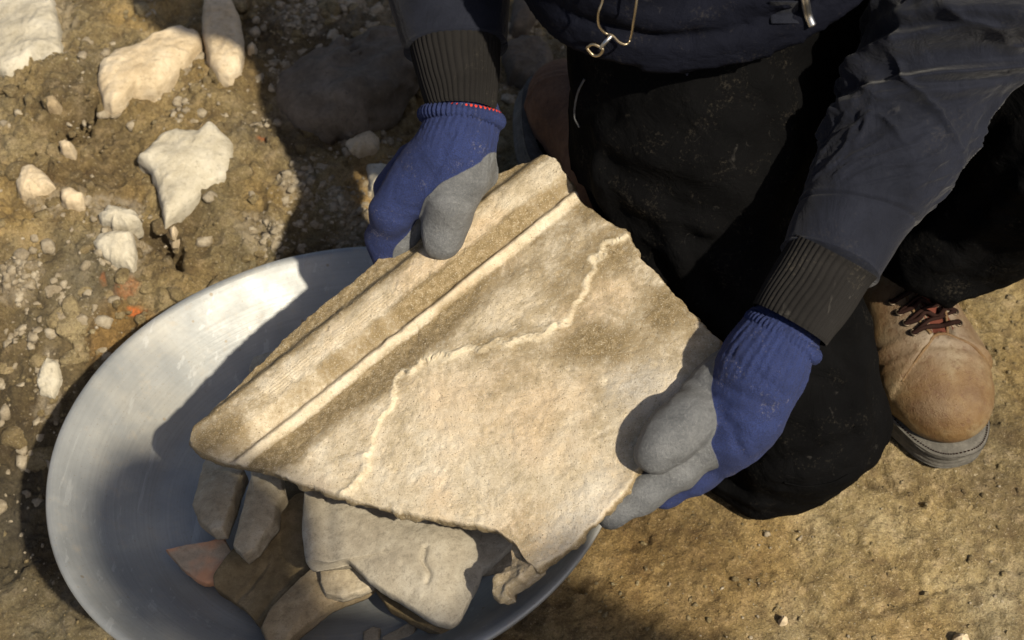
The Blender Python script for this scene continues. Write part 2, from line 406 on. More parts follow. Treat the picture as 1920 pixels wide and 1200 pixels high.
# ------------------------------------------------------------ ground
DITCH = [P(440, 0, 0)[:2], P(535, 15, 0)[:2]]
CRACKS = [([(75, 286), (128, 248), (150, 232), (178, 207)], .022, .0065), ([(178, 207), (200, 195), (212, 165)], .004, .003),
          ([(250, 418), (285, 436), (312, 448), (325, 470), (330, 492)], .022, .0065), ([(312, 448), (306, 425), (300, 405)], .005, .004),
          ([(0, 500), (40, 470), (100, 440)], .003, .003), ([(60, 120), (30, 160), (0, 175)], .006, .004),
          ([(445, 20), (470, 45), (520, 60)], .006, .01), ([(1715, 920), (1728, 945)], .004, .003),
          ([(1640, 1150), (1700, 1120), (1770, 1105)], .003, .003), ([(1840, 640), (1880, 700), (1900, 720)], .003, .003)]
PC0 = np.array([-.163, .7207, .10]); PN = unit([-.0627, .137, .9886]); PR = .2665; PD = .068
def Hmac(x, y):
    """large forms of the ground: rubble bank on the left, trampled floor on the right, hollow under the basin"""
    b = .075*np.exp(-(((x+.52)/.30)**2+((y-1.28)/.34)**2)) + .03*np.exp(-(((x+.15)/.16)**2+((y-1.42)/.15)**2))
    left = sstep(-.15, -.42, x)
    b = b-.10*left*sstep(1.05, .70, y+.25*(x+.55))
    r = np.hypot(x-PC0[0], (y-PC0[1])); b = np.where(r < .6, b-(.022*sstep(.36, .2, r)), b)
    far = np.hypot(x, y-.9); b = b*1.0+.12*sstep(1.6, 5, far)*fbm(xyz(x*.7, y*.7), 3, 5)
    return b
def Hm(x, y, fine=True):
    x = np.asarray(x, float); y = np.asarray(y, float); h = Hmac(x, y)
    left = sstep(.05, -.2, x)*sstep(.55, .8, y)+.25; fade = sstep(3, 1.4, np.hypot(x, y-.9))
    h = h+fade*(.016*left*fbm(xyz(x*9, y*9), 4, 1)+.010*left*(1-np.abs(fbm(xyz(x*17, y*17), 4, 2)))**3*1.0-.006)
    h = h+fade*(.0035*(.6+1.1*left)*fbm(xyz(x*40, y*40), 4, 3)+.0030*(1-2*np.abs(fbm(xyz(x*70, y*70), 4, 12)))*(.25+left)+.0026*fbm(xyz(x*130, y*130), 3, 4)*(.5+left))
    sc = fbm(xyz((x*.83+y*.55)*60, (y*.83-x*.55)*22), 3, 9); h = h-fade*.0045*sstep(.25, .6, sc)
    return h
def G(px, py):
    p = P(px, py, 0)
    for _ in range(6): p = P(px, py, float(Hm(p[0], p[1])))
    return p
def build_ground():
    def axis(lo, hi, d, far):
        a = list(np.arange(lo, hi, d)); s = d; v = a[-1]
        while v < far: s *= 1.22; v += s; a.append(v)
        s = d; v = a[0]; l = []
        while v > -far: s *= 1.22; v -= s; l.append(v)
        return np.array(l[::-1]+a)
    xs = axis(-.78, .78, .0024, 60); ys = axis(.5, 1.62, .0024, 60)
    X, Y = np.meshgrid(xs, ys, indexing='ij'); Z = Hm(X, Y); p2 = np.stack([X, Y], -1)
    near = (np.abs(X) < .8) & (Y > .4) & (Y < 1.8)
    crk = np.zeros_like(X); q = p2[near]+.0035*np.stack([fbm(xyz(p2[near][:, 0]*60, p2[near][:, 1]*60), 3, 31), fbm(xyz(p2[near][:, 0]*60, p2[near][:, 1]*60), 3, 32)], -1)
    dz = np.zeros(len(q))
    for pts, dep, wid in CRACKS:
        d, s, t = poly_d(q, [G(*a)[:2] for a in pts]); ww = .0016+wid*(.35+1.0*np.sin(np.pi*np.clip(t, .02, .98)))
        dz -= 1.7*dep*np.exp(-(d/ww)**2)
    # hollow with dark soil at the top edge
    d, s, t = poly_d(q, DITCH); dz -= .06*np.exp(-(d/.022)**4)
    Z[near] += dz
    # soil colour: ochre patches, greyer dry soil, shade painted in low left and bottom centre
    C = np.ones(X.shape+(3,)); n1 = fbm(xyz(X*5, Y*5), 3, 21)[..., None]; n2 = fbm(xyz(X*11+5, Y*11), 4, 22)[..., None]
    C = C*(1+.22*n1); C = C*np.where(n2 > 0, 1+n2*np.array([.25, .05, -.35]), 1+(-n2)*np.array([-.12, -.02, .22]))
    def blob(px, py, r, f, c, soft=1.):
        nonlocal C
        g = G(px, py) if -100 < px < 2000 else P(px, py, 0)
        d = np.hypot(X-g[0], Y-g[1])/r+.35*n2[..., 0]
        m = (sstep(1.15, .6, d)*f)[..., None]; C = C*(1-m)+C*np.array(c)*m
    blob(20, 690, .15, .7, (.50, .50, .54)); blob(60, 850, .14, .7, (.50, .50, .52)); blob(60, 1080, .14, .7, (.46, .45, .45))  # shade at the lower left, painted into the soil colour
    blob(620, 150, .14, .7, (.45, .40, .38)); blob(480, 150, .05, .6, (1.2, 1.2, 1.1)); blob(1100, 1180, .15, .35, (.62, .55, .48))  # the last one paints mild shade into the soil at bottom centre
    blob(1250, 1020, .13, .6, (1.2, .98, .6)); blob(1750, 1080, .18, .5, (1.45, 1.4, 1.35)); blob(1850, 560, .15, .5, (1.3, 1.35, 1.4)); blob(1650, 990, .12, .4, (1.3, 1.25, 1.1))
    blob(230, 640, .05, .7, (1.25, .9, .4)); blob(720, 350, .05, .7, (1.3, 1.0, .6)); blob(300, 60, .2, .4, (1.15, 1.1, 1.0))
    pale = np.zeros_like(X); brick = np.zeros_like(X)
    def spot(arr, px, py, rx, ry, f):
        g = G(px, py); d = np.hypot((X-g[0])/rx, (Y-g[1])/ry)+.9*fbm(xyz(X*45, Y*45), 4, 25); np.maximum(arr, f*sstep(1.1, .7, d), out=arr)
    for a in [(560, 40, .04, .03, .5), (540, 180, .02, .05, .45), (600, 215, .03, .02, .5), (690, 265, .03, .015, .8), (720, 340, .02, .03, .8), (660, 400, .03, .03, .6), (560, 370, .03, .03, .55), (500, 440, .03, .02, .5), (215, 400, .03, .025, .8), (230, 470, .025, .03, .8), (110, 370, .03, .02, .6), (40, 520, .03, .03, .6), (90, 710, .012, .03, .6), (980, 100, .035, .06, .45), (640, 20, .08, .03, .35), (90, 60, .03, .05, .5)]: spot(pale, *a)
    for a in [(262, 588, .011, .006, 1.), (243, 552, .014, .012, .28), (196, 530, .004, .007, .5), (497, 265, .012, .006, .5)]: spot(brick, *a)
    nu, nv = X.shape
    o = link('ground', np.stack([X, Y, Z], -1).reshape(-1, 3), grid_faces(nu, nv), M_SOIL, loc=(0, 0, 0), col=C.reshape(-1, 3), attrs={'pale': pale.ravel(), 'brick': brick.ravel()})
    return tag(o, kind='structure')
build_ground()

# ------------------------------------------------------------ slabs: stones and sherds from an outline
def resample(poly, n, jag=0, seed=0):
    poly = np.asarray(poly, float); q = np.vstack([poly, poly[:1]]); L = np.r_[0, np.cumsum(np.linalg.norm(np.diff(q, axis=0), axis=1))]
    t = np.linspace(0, L[-1], n, endpoint=False); out = np.stack([np.interp(t, L, q[:, k]) for k in range(2)], -1)
    if jag:
        c = out.mean(0); d = out-c; d /= np.linalg.norm(d, axis=1)[:, None]
        tt = t[:, None]*np.ones(3); out = out+d*(jag*(fbm(tt*45, 4, seed+3, .6)+.35*fbm(tt*260, 2, seed+4)))[:, None]
    return out
def slab(out_px, p0, n, thick, jag=.0015, edge=.004, hf=None, nr=26, na=160, seed=0, under=.9, side_noise=.002, crown=0., centre=None, smooth_out=1):
    n = unit(n); p0 = np.asarray(p0, float); W = np.array([PL(a, b, p0, n) for a, b in out_px])
    e1 = unit(np.cross([0, 1, 0], n)); e2 = np.cross(n, e1); c0 = W.mean(0) if centre is None else PL(*centre, p0, n)
    uv = np.stack([(W-c0)@e1, (W-c0)@e2], -1); B = resample(uv, na, jag, seed)
    for _ in range(smooth_out): B = .25*np.roll(B, 1, 0)+.5*B+.25*np.roll(B, -1, 0)
    R = np.linalg.norm(B, axis=1); rr = 1-(1-np.linspace(0, 1, nr+1)[1:])**1.35
    uvt = [np.zeros((1, 2))]+[B*r for r in rr]
    ed = [0.]; h = []
    U = np.vstack(uvt); dist = np.concatenate([[R.min()]]+[(1-r)*R for r in rr])
    z = np.where(dist < edge, -edge*(1-np.sqrt(np.clip(1-(1-dist/edge)**2, 0, 1)))*.8, 0)
    z = z+crown*(1-np.clip(np.linalg.norm(U, axis=1)/np.r_[R.mean(), np.tile(R, nr)], 0, 1)**2)
    if hf: z = z+hf(U[:, 0], U[:, 1], dist)
    top = c0+U[:, :1]*e1+U[:, 1:]*e2+z[:, None]*n
    ns = 6; sides = []
    for k in range(1, ns+1):
        t = k/ns; sc = 1-(1-under)*t**2
        Bk = B*sc; hz = z[-na:]*(1-t)-thick*t
        dirn = B/R[:, None]; nz = side_noise*fbm(np.c_[Bk*90, hz*90+seed], 4, seed+8)*math.sin(math.pi*min(t, .95)+.0)
        Bk = Bk+dirn*(nz+side_noise*.3)[:, None]
        sides.append(c0+Bk[:, :1]*e1+Bk[:, 1:]*e2+hz[:, None]*n)
    bot = c0-n*thick
    V = np.vstack([top]+sides+[bot[None]])
    F = [[0, 1+(j+1) % na, 1+j] for j in range(na)]; F = [f[::-1] for f in F]
    tot = nr+ns
    for k in range(tot-1):
        a = 1+k*na; b = a+na
        F += [[a+j, b+j, b+(j+1) % na, a+(j+1) % na] for j in range(na)]
    a = 1+(tot-1)*na; F += [[a+j, len(V)-1, a+(j+1) % na] for j in range(na)]
    return V, F, U, dist, len(top), (c0, e1, e2, n)

STONES = [
 ([(-30, -30), (95, -20), (103, 30), (112, 90), (95, 115), (60, 108), (30, 122), (5, 130), (-35, 110)], M_GREY, 'large pale grey stone cut off at the upper left corner of the photo', .012),
 ([(182, 140), (186, 112), (215, 85), (260, 75), (290, 58), (340, 42), (372, 50), (376, 80), (350, 105), (318, 140), (290, 158), (255, 155), (232, 180), (208, 190), (192, 178)], M_PALE, 'long sunlit cream stone lying slantwise in the soil bank', .016),
 ([(382, -10), (430, -12), (448, 20), (460, 70), (452, 118), (432, 136), (408, 128), (392, 108), (385, 70), (378, 30)], M_PALE, 'upright oval cream stone touching the right end of the long cream stone', .016),
 ([(256, 288), (275, 270), (300, 245), (330, 232), (372, 238), (396, 220), (414, 240), (440, 262), (438, 300), (424, 328), (395, 340), (370, 362), (345, 384), (325, 400), (308, 414), (302, 380), (292, 330), (280, 304)], M_GREY, 'pale triangular stone with a pointed lower end in the soil bank', .013),
 ([(25, 335), (35, 308), (58, 302), (80, 318), (101, 343), (78, 352), (60, 362), (36, 360), (28, 350)], M_PALE, 'small blocky cream stone near the left border of the photo', .012),
 ([(112, 352), (130, 345), (155, 360), (150, 378), (122, 380), (110, 368)], M_PALE, 'small rounded cream stone half buried right of the blocky cream stone', .008),
 ([(182, 395), (200, 380), (225, 385), (255, 392), (262, 410), (240, 420), (212, 418), (200, 410), (188, 408)], M_GREY, 'ragged pale lump of mortar below the small cream stones', .010),
 ([(172, 450), (186, 430), (214, 426), (246, 430), (252, 470), (246, 500), (218, 492), (190, 478)], M_GREY, 'squarish dusty beige stone beside the dark cleft in the bank', .010),
 ([(688, 305), (715, 300), (752, 318), (758, 340), (745, 362), (712, 368), (694, 350)], M_GREY, 'weathered grey stone in the soil just left of the gloved index finger', .010),
 ([(648, 262), (668, 245), (694, 240), (712, 256), (708, 276), (676, 284), (655, 282)], M_PALE, 'sunlit cream stone at the edge of the dark boulder', .010),
 ([(580, 200), (600, 190), (628, 198), (640, 220), (622, 240), (596, 232)], M_GREY, 'grey stone in the shade below the dark boulder', .010),
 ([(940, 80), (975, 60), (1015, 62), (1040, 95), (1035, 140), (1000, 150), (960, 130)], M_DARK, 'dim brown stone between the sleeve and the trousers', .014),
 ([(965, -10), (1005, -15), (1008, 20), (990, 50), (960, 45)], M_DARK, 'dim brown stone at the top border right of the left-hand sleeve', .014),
 ([(72, 690), (85, 668), (104, 680), (108, 715), (96, 745), (70, 742), (66, 715)], M_GREY, 'narrow grey stone in the shaded soil left of the basin', .006),
 ([(318, 428), (326, 420), (334, 428), (328, 442), (320, 440)], M_PALE, 'tiny cream pebble at the dark cleft below the triangular stone', .006),
 ([(108, 262), (120, 255), (131, 263), (128, 274), (114, 275)], M_PALE, 'tiny cream pebble beside the long dark crack', .006),
 ([(82, 182), (98, 175), (109, 184), (104, 197), (86, 197)], M_SB2, 'small round ochre pebble above the long dark crack', .006),
 ([(464, 78), (472, 74), (480, 80), (477, 88), (466, 88)], M_PALE, 'tiny pale pebble right of the upright oval stone', .006),
 ([(1786, 1196), (1796, 1182), (1818, 1186), (1822, 1202), (1800, 1208)], M_PALE, 'small white stone at the lower right border of the photo', .008),
 ([(1462, 1158), (1470, 1154), (1478, 1160), (1472, 1168), (1464, 1166)], M_PALE, 'tiny white pebble on the trampled soil at the bottom', .004),
]
def poly_normal(px):
    c = np.mean(px, 0); g = G(*c); e = .025
    n = np.array([-(Hmac(g[0]+e, g[1])-Hmac(g[0]-e, g[1]))/(2*e), -(Hmac(g[0], g[1]+e)-Hmac(g[0], g[1]-e))/(2*e), 1]); return g, unit(n)
for k, (px, m, lab, hh) in enumerate(STONES):
    cen = (352, 296) if 'triangular' in lab and 'pale' in lab else None
    g, n = poly_normal(px); small = len(px) < 7
    cc = np.array(cen if cen else np.mean(px, 0), float); smp = [PL(*(cc+(np.array(q)-cc)*f_), g, n) for q in px for f_ in (.35, .65, .9)]
    g = g+np.array([0, 0, max(0, float(np.percentile([float(Hm(q[0], q[1]))-q[2] for q in smp], 88))-hh*.35)])
    V, F, *_ = slab(px, g+n*(hh*.75+.005), n, hh+.03, .0022, min(.012, hh), lambda u, v, d: .0045*fbm(xyz(u*45, v*45, 3*k), 4, k)+.0015*fbm(xyz(u*150, v*150), 3, k+5), 14 if small else 26, 60 if small else 140, k, .95, .004, hh*.4, cen)
    tag(link('stone' if 'lump' not in lab else 'mortar_lump', V, F, m), lab, 'stone')
# dark boulder in the shade
g = G(655, 165)
def fb(p):
    q = p-(g+[0, 0, .0]); q = q+.045*np.stack([fbm(p*9, 4, 61), fbm(p*9, 4, 62), fbm(p*9, 4, 63)], -1)+.010*np.stack([fbm(p*60, 3, 64)]*3, -1)
    k = np.linalg.norm(q/np.array([.088, .078, .055]), axis=-1); return (k-1)*.05
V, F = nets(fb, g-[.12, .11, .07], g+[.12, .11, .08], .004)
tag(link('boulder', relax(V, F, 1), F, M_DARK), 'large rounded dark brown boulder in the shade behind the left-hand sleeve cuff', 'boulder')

# loose crumbs
ICO = None
def ico():
    t = (1+5**.5)/2
    v = np.array([(-1, t, 0), (1, t, 0), (-1, -t, 0), (1, -t, 0), (0, -1, t), (0, 1, t), (0, -1, -t), (0, 1, -t), (t, 0, -1), (t, 0, 1), (-t, 0, -1), (-t, 0, 1)], float)/1.9
    f = np.array([(0, 11, 5), (0, 5, 1), (0, 1, 7), (0, 7, 10), (0, 10, 11), (1, 5, 9), (5, 11, 4), (11, 10, 2), (10, 7, 6), (7, 1, 8), (3, 9, 4), (3, 4, 2), (3, 2, 6), (3, 6, 8), (3, 8, 9), (4, 9, 5), (2, 4, 11), (6, 2, 10), (8, 6, 7), (9, 8, 1)])
    return v, f
IV, IF = ico()
def lumps(xy, rad, sink=.25, seed=1):
    r = np.random.default_rng(seed); n = len(xy); z = Hm(xy[:, 0], xy[:, 1])
    v = IV[None]*(1+.35*r.normal(size=(n, 12, 1)).clip(-1, 1)); sc = rad[:, None]*r.uniform(.6, 1.3, (n, 3)); sc[:, 2] *= .7
    a = r.uniform(0, 6.28, n); v = v*sc[:, None]; x = v[..., 0]*np.cos(a)[:, None]-v[..., 1]*np.sin(a)[:, None]; y = v[..., 0]*np.sin(a)[:, None]+v[..., 1]*np.cos(a)[:, None]
    V = np.stack([x+xy[:, :1], y+xy[:, 1:], v[..., 2]+(z+rad*(.6-sink))[:, None]], -1).reshape(-1, 3)
    return V, (IF[None]+12*np.arange(n)[:, None, None]).reshape(-1, 3)
def scatter(n, lo, hi, x0=-.75, x1=.78, y0=.5, y1=1.6, seed=1, dens=None, p=2.6):
    r = np.random.default_rng(seed); xy = np.stack([r.uniform(x0, x1, n), r.uniform(y0, y1, n)], -1)
    if dens is not None: xy = xy[r.uniform(size=n) < dens(xy)]
    keep = np.hypot(xy[:, 0]-PC0[0], (xy[:, 1]-PC0[1])) > .2; xy = xy[keep]
    return xy, lo+(hi-lo)*r.uniform(size=len(xy))**p
xy, rad = scatter(14000, .0006, .0036, seed=3, dens=lambda q: .25+.75*(fbm(xyz(q[:, 0]*9, q[:, 1]*9), 3, 44) > .05), p=4)
V, F = lumps(xy, rad, .55, seed=4); tag(link('soil_crumbs', V, F, M_SOIL, smooth=True, loc=(0, 0, 0), col=np.ones((len(V), 3))*1.15), 'loose crumbs of brown soil strewn over the ground', 'soil crumbs', kind='stuff')
xy, rad = scatter(5200, .0007, .0028, seed=5, dens=lambda q: .15+.85*(fbm(xyz(q[:, 0]*7, q[:, 1]*7), 3, 46) > .12), p=4)
V, F = lumps(xy, rad, seed=6); tag(link('pale_grit', V, F, M_CRUMB, smooth=True, loc=(0, 0, 0)), 'fine pale grit scattered over the brown soil', 'grit', kind='stuff')
pts = []; rd = []
for px, py, rx, ry, n in [(560, 40, 50, 30, 160), (535, 150, 22, 60, 130), (600, 215, 40, 20, 120), (560, 130, 60, 18, 60), (690, 262, 45, 18, 120), (725, 345, 35, 40, 160), (650, 410, 60, 50, 220), (560, 365, 45, 45, 200), (505, 445, 35, 35, 130), (218, 398, 42, 18, 90), (205, 460, 40, 40, 90), (340, 210, 30, 15, 30), (490, 230, 30, 20, 30), (45, 520, 40, 40, 110), (90, 715, 22, 40, 60), (975, 100, 45, 70, 220), (640, 15, 80, 22, 200), (740, 110, 30, 50, 140), (150, 560, 60, 40, 50), (60, 640, 50, 30, 40), (1000, 30, 20, 40, 60)]:
    for _ in range(n):
        a, b = rng.normal(size=2)*.55; g = P(px+a*rx, py+b*ry, 0); z = float(Hmac(g[0], g[1])); g = P(px+a*rx, py+b*ry, z)
        pts.append(g[:2]); rd.append(.0010+.0065*rng.random()**4)
V, F = lumps(np.array(pts), np.array(rd), .75, 8)
tag(link('mortar_rubble', V, F, M_CRUMB, loc=(0, 0, 0)), 'crumbly pale lumps of old mortar in patches over the left-hand bank', 'rubble', kind='stuff')

def ico2():
    V = [tuple(v) for v in IV]; F = []; mid = {}
    def m(a, b):
        k = (min(a, b), max(a, b))
        if k not in mid:
            v = (np.array(V[a])+np.array(V[b]))/2; v = v/np.linalg.norm(v)*np.linalg.norm(V[0]); V.append(tuple(v)); mid[k] = len(V)-1
        return mid[k]
    for a, b, c in IF: x, y, z = m(a, b), m(b, c), m(c, a); F += [(a, x, z), (x, b, y), (z, y, c), (x, y, z)]
    return np.array(V), np.array(F)
I2, F2_ = ico2()
def clods(xy, rad, sink, seed):
    r = np.random.default_rng(seed); n = len(xy); z = Hm(xy[:, 0], xy[:, 1]); off = r.uniform(0, 900, (n, 1, 3))
    v = np.broadcast_to(I2, (n,)+I2.shape); v = v*(1+.55*fbm(v*1.6+off, 3, seed)[..., None]); q = np.sign(v)*np.abs(v)**.8
    sc = rad[:, None]*r.uniform(.6, 1.4, (n, 3)); sc[:, 2] *= .75; v = q*sc[:, None]; a = r.uniform(0, 6.28, n)
    x = v[..., 0]*np.cos(a)[:, None]-v[..., 1]*np.sin(a)[:, None]; y = v[..., 0]*np.sin(a)[:, None]+v[..., 1]*np.cos(a)[:, None]
    V = np.stack([x+xy[:, :1], y+xy[:, 1:], v[..., 2]+(z-rad*(sink-.3))[:, None]], -1).reshape(-1, 3)
    return V, (F2_[None]+len(I2)*np.arange(n)[:, None, None]).reshape(-1, 3)
xy, rad = scatter(2600, .003, .013, -.75, .08, .75, 1.6, 41, lambda q: .12+.88*(fbm(xyz(q[:, 0]*7, q[:, 1]*7), 3, 47) > .02), 3.2)
V, F = clods(xy, rad, .55, 42); tag(link('soil_clods', V, F, M_SOIL, loc=(0, 0, 0), col=np.ones((len(V), 3))*np.array([1.1, 1.08, 1.05])), 'broken clods of brown earth over the left-hand bank', 'soil clods', kind='stuff')
xy, rad = scatter(1700, .0015, .0085, -.75, .02, .75, 1.6, 43, lambda q: .08+.92*(fbm(xyz(q[:, 0]*8, q[:, 1]*8), 3, 48) > .14), 3.0)
V, F = clods(xy, rad, .5, 44); tag(link('rubble_chips', V, F, M_CRUMB, loc=(0, 0, 0)), 'small pale chips of stone and mortar bedded in the left-hand bank', 'stone chips', kind='stuff')

# ------------------------------------------------------------ basin
def build_basin():
    prof = []
    fr = PR*.66
    for t in np.linspace(0.0, 1, 26): prof.append((fr*t, -PD+.0015*t**8))
    for t in np.linspace(0, 1, 16)[1:]: prof.append((fr+(PR*.975-fr)*t, -PD+(PD)*(t**1.25)))
    prof += [(PR*.985, .0015), (PR, .0022), (PR*1.006, .0005), (PR*1.004, -.003), (PR*.99, -.0035)]
    for t in np.linspace(1, 0, 12)[1:]: prof.append((fr+.002+(PR*.975-fr)*t, -PD-.0018+(PD)*(t**1.25)))
    prof.append((0.001, -PD-.0018)); prof = np.array(prof); prof[0, 0] = .0005
    na = 220; th = np.linspace(0, 2*math.pi, na, endpoint=False); e1 = unit(np.cross([0, 1, 0], PN)); e2 = np.cross(PN, e1)
    V = prof[:, None, :1]*np.stack([np.cos(th), np.sin(th)], -1)[None]; z = np.broadcast_to(prof[:, 1:], (len(prof), na))
    wob = 1+.004*np.sin(2*th+.5)+.002*np.sin(5*th); V = V*wob[None, :, None]
    z = z+.0012*fbm(xyz(V[..., 0]*14, V[..., 1]*14), 3, 50)
    L = np.concatenate([V, z[..., None]], -1).reshape(-1, 3)
    o = link('metal_basin', L, grid_faces(len(prof), na, True)[:, ::-1], M_METAL, loc=(0, 0, 0))
    o.location = PC0; M = np.stack([e1, e2, PN], 1)
    from mathutils import Matrix
    o.rotation_euler = Matrix(M.tolist()).to_euler()
    return tag(o, 'wide shallow dull aluminium basin holding pottery sherds under the held tile', 'basin')
build_basin()
FL0 = PC0-PN*PD
def pan(h): return FL0+PN*h
E1 = unit(np.cross([0, 1, 0], PN)); E2 = np.cross(PN, E1)
def tilt(a, b): return unit(PN+E1*a+E2*b)
def ctr(px, h): c = np.mean(px, 0); return PL(c[0], c[1], pan(h), PN)
def uvline(fr, pts): c0, e1, e2, n = fr; return [((PL(a, b, c0, n)-c0)@e1, (PL(a, b, c0, n)-c0)@e2) for a, b in pts]
def sherd(px, h, n, th, mat, label, seed, name='pottery_sherd', jag=.0014, hf=None, crown=0, edge=.0016, ridge=None, na=200, nr=40):
    c = ctr(px, h)
    def f(u, v, d):
        z = .0016*fbm(xyz(u*30, v*30, seed), 3, seed)+.0006*fbm(xyz(u*120, v*120, seed), 3, seed+1)
        if hf: z = z+hf(u, v, d)
        return z
    e1 = unit(np.cross([0, 1, 0], n)); e2 = np.cross(unit(n), e1); W = np.array([PL(a, b, c, unit(n)) for a, b in px]); c0 = W.mean(0)
    if ridge:
        lines = [(uvline((c0, e1, e2, unit(n)), pts), amp, wd) for pts, amp, wd in ridge]
        old = f
        def f(u, v, d):
            z = old(u, v, d); p = np.stack([u, v], -1)
            for pts, amp, wd in lines:
                dd, s, t = poly_d(p, pts); z = z+amp*np.exp(-(dd/wd)**2)
            return z
    V, F, *_ = slab(px, c, n, th, jag, edge, f, nr, na, seed, .96, .0018, crown)
    return tag(link(name, V, F, mat), label, 'sherd', 'pottery sherds lying in the basin')
sherd([(310, 1030), (345, 1022), (420, 1008), (440, 1045), (432, 1062), (408, 1092), (380, 1092), (345, 1068), (325, 1048)], .022, tilt(-.05, -.05), .008, M_SO, 'thin orange and grey triangular sherd at the left end of the pile in the basin', 71)
sherd([(380, 870), (395, 845), (430, 850), (456, 880), (442, 915), (428, 960), (416, 990), (396, 993), (372, 975), (360, 945), (368, 915)], .05, tilt(-.2, .1), .016, M_SC, 'waisted beige sherd farthest left under the held tile with a chipped foot', 72, crown=.004)
sherd([(470, 860), (525, 880), (532, 925), (517, 945), (514, 975), (494, 1000), (477, 1025), (455, 1042), (436, 1022), (446, 985), (460, 930), (470, 895)], .066, tilt(-.1, -.1), .018, M_SC, 'knobbly beige sherd second from the left under the held tile', 73, crown=.004)
sherd([(470, 1000), (510, 975), (560, 930), (630, 930), (650, 1000), (600, 1060), (590, 1110), (500, 1200), (485, 1172), (445, 1130), (405, 1105), (402, 1085), (430, 1045)], .030, tilt(-.14, -.12), .016, M_SB, 'dark brown curved sherd with diagonal grooves beneath the ochre sherd', 74,
      ridge=[([(405, 1080), (470, 1020), (570, 935)], .006, .018), ([(500, 1170), (560, 1100), (620, 1020)], -.007, .006), ([(530, 1180), (590, 1090), (620, 1050)], .004, .004), ([(440, 1130), (470, 1100), (500, 1060)], -.002, .0025), ([(480, 1160), (520, 1110), (560, 1070)], -.0025, .003)])
sherd([(490, 1172), (505, 1140), (560, 1085), (600, 1050), (650, 1050), (715, 1085), (690, 1108), (620, 1135), (570, 1175), (525, 1215), (500, 1200)], .043, tilt(.05, -.12), .014, M_SB2, 'curved ochre sherd with a smooth arched edge at the bottom of the pile', 75, crown=.004)
sherd([(598, 1040), (640, 1030), (665, 1060), (700, 1095), (672, 1108), (640, 1118), (608, 1112), (600, 1090)], .056, tilt(.0, -.1), .012, M_SC, 'small rounded sandy sherd tucked under the left side of the grey rim sherd', 76)
sherd([(572, 925), (600, 900), (760, 930), (900, 960), (960, 1000), (966, 1015), (940, 1040), (905, 1068), (895, 1095), (862, 1162), (845, 1172), (815, 1165), (760, 1130), (690, 1085), (650, 1045), (622, 1052), (575, 1060), (566, 1000)], .075, tilt(.02, -.08), .012, M_SG, 'largest pale grey rim sherd just below the edge of the held tile', 77,
      ridge=[([(582, 900), (582, 980), (590, 1062)], .007, .010), ([(612, 920), (610, 1000), (615, 1060)], -.003, .008), ([(800, 1040), (795, 1065), (808, 1085), (802, 1100)], -.003, .0018), ([(815, 950), (825, 1040), (880, 1130)], .004, .02)], jag=.001, crown=.010)
sherd([(905, 1010), (950, 990), (1000, 1000), (1000, 1040), (950, 1060), (905, 1070)], .052, tilt(.12, -.1), .012, M_SG, 'grey sherd wedged behind the right end of the large rim sherd', 78)
sherd([(680, 1182), (698, 1172), (712, 1176), (708, 1192), (695, 1205), (680, 1204)], .008, tilt(0, 0), .006, M_SG, 'tiny grey sherd lying alone on the basin floor at the bottom border', 79, na=80, nr=12)
sherd([(715, 1195), (770, 1165), (782, 1172), (775, 1190), (730, 1212)], .010, tilt(0, .1), .007, M_SG, 'narrow sliver of grey sherd on the basin floor beside the tiny sherd', 80, na=80, nr=12)
sherd([(700, 1100), (740, 1110), (810, 1160), (850, 1180), (835, 1192), (790, 1172), (730, 1140)], .030, tilt(0, -.1), .010, M_SB, 'dark sherd edge sticking out below the large grey rim sherd', 81, na=120, nr=20)
sherd([(465, 690), (475, 668), (515, 655), (560, 660), (590, 700), (540, 740), (490, 730)], .055, tilt(-.2, .1), .012, M_SG, 'grey sherd just showing behind the upper left edge of the held tile', 82)
sherd([(470, 840), (560, 860), (640, 900), (690, 960), (600, 960), (520, 930), (480, 900)], .030, tilt(.0, .0), .014, M_SB, 'dark brown sherd deep in the shadow behind the large rim sherd', 83)

# ------------------------------------------------------------ held roof tile fragment
TA, TB, TC = P(370, 850, .155), P(1030, 300, .262), P(1350, 640, .268)
TN = unit(np.cross(TB-TA, TC-TA)); TN = TN if TN[2] > 0 else -TN; print('tile normal', TN.round(3), 'sun cos', round(float(TN@SD), 3))
def S(px, py, h=0): return PL(px, py, TA+TN*h, TN)
TOUT = [(366, 838), (370, 806), (398, 772), (432, 738), (470, 700), (515, 655), (560, 612), (610, 570), (660, 530), (700, 495), (760, 450), (830, 400), (880, 362), (930, 330), (975, 308), (1015, 298), (1045, 308), (1062, 335), (1088, 372), (1120, 402), (1150, 425), (1176, 436), (1181, 450), (1210, 490), (1260, 545), (1300, 590), (1350, 638), (1352, 652), (1310, 705), (1262, 780), (1218, 850), (1165, 925), (1122, 972), (1070, 1018), (1030, 1048), (1004, 1062), (986, 1050), (968, 1022), (930, 992), (900, 985), (860, 980), (800, 965), (760, 960), (700, 945), (650, 930), (600, 915), (560, 905), (500, 880), (450, 870), (400, 862), (376, 855)]
TT = .021
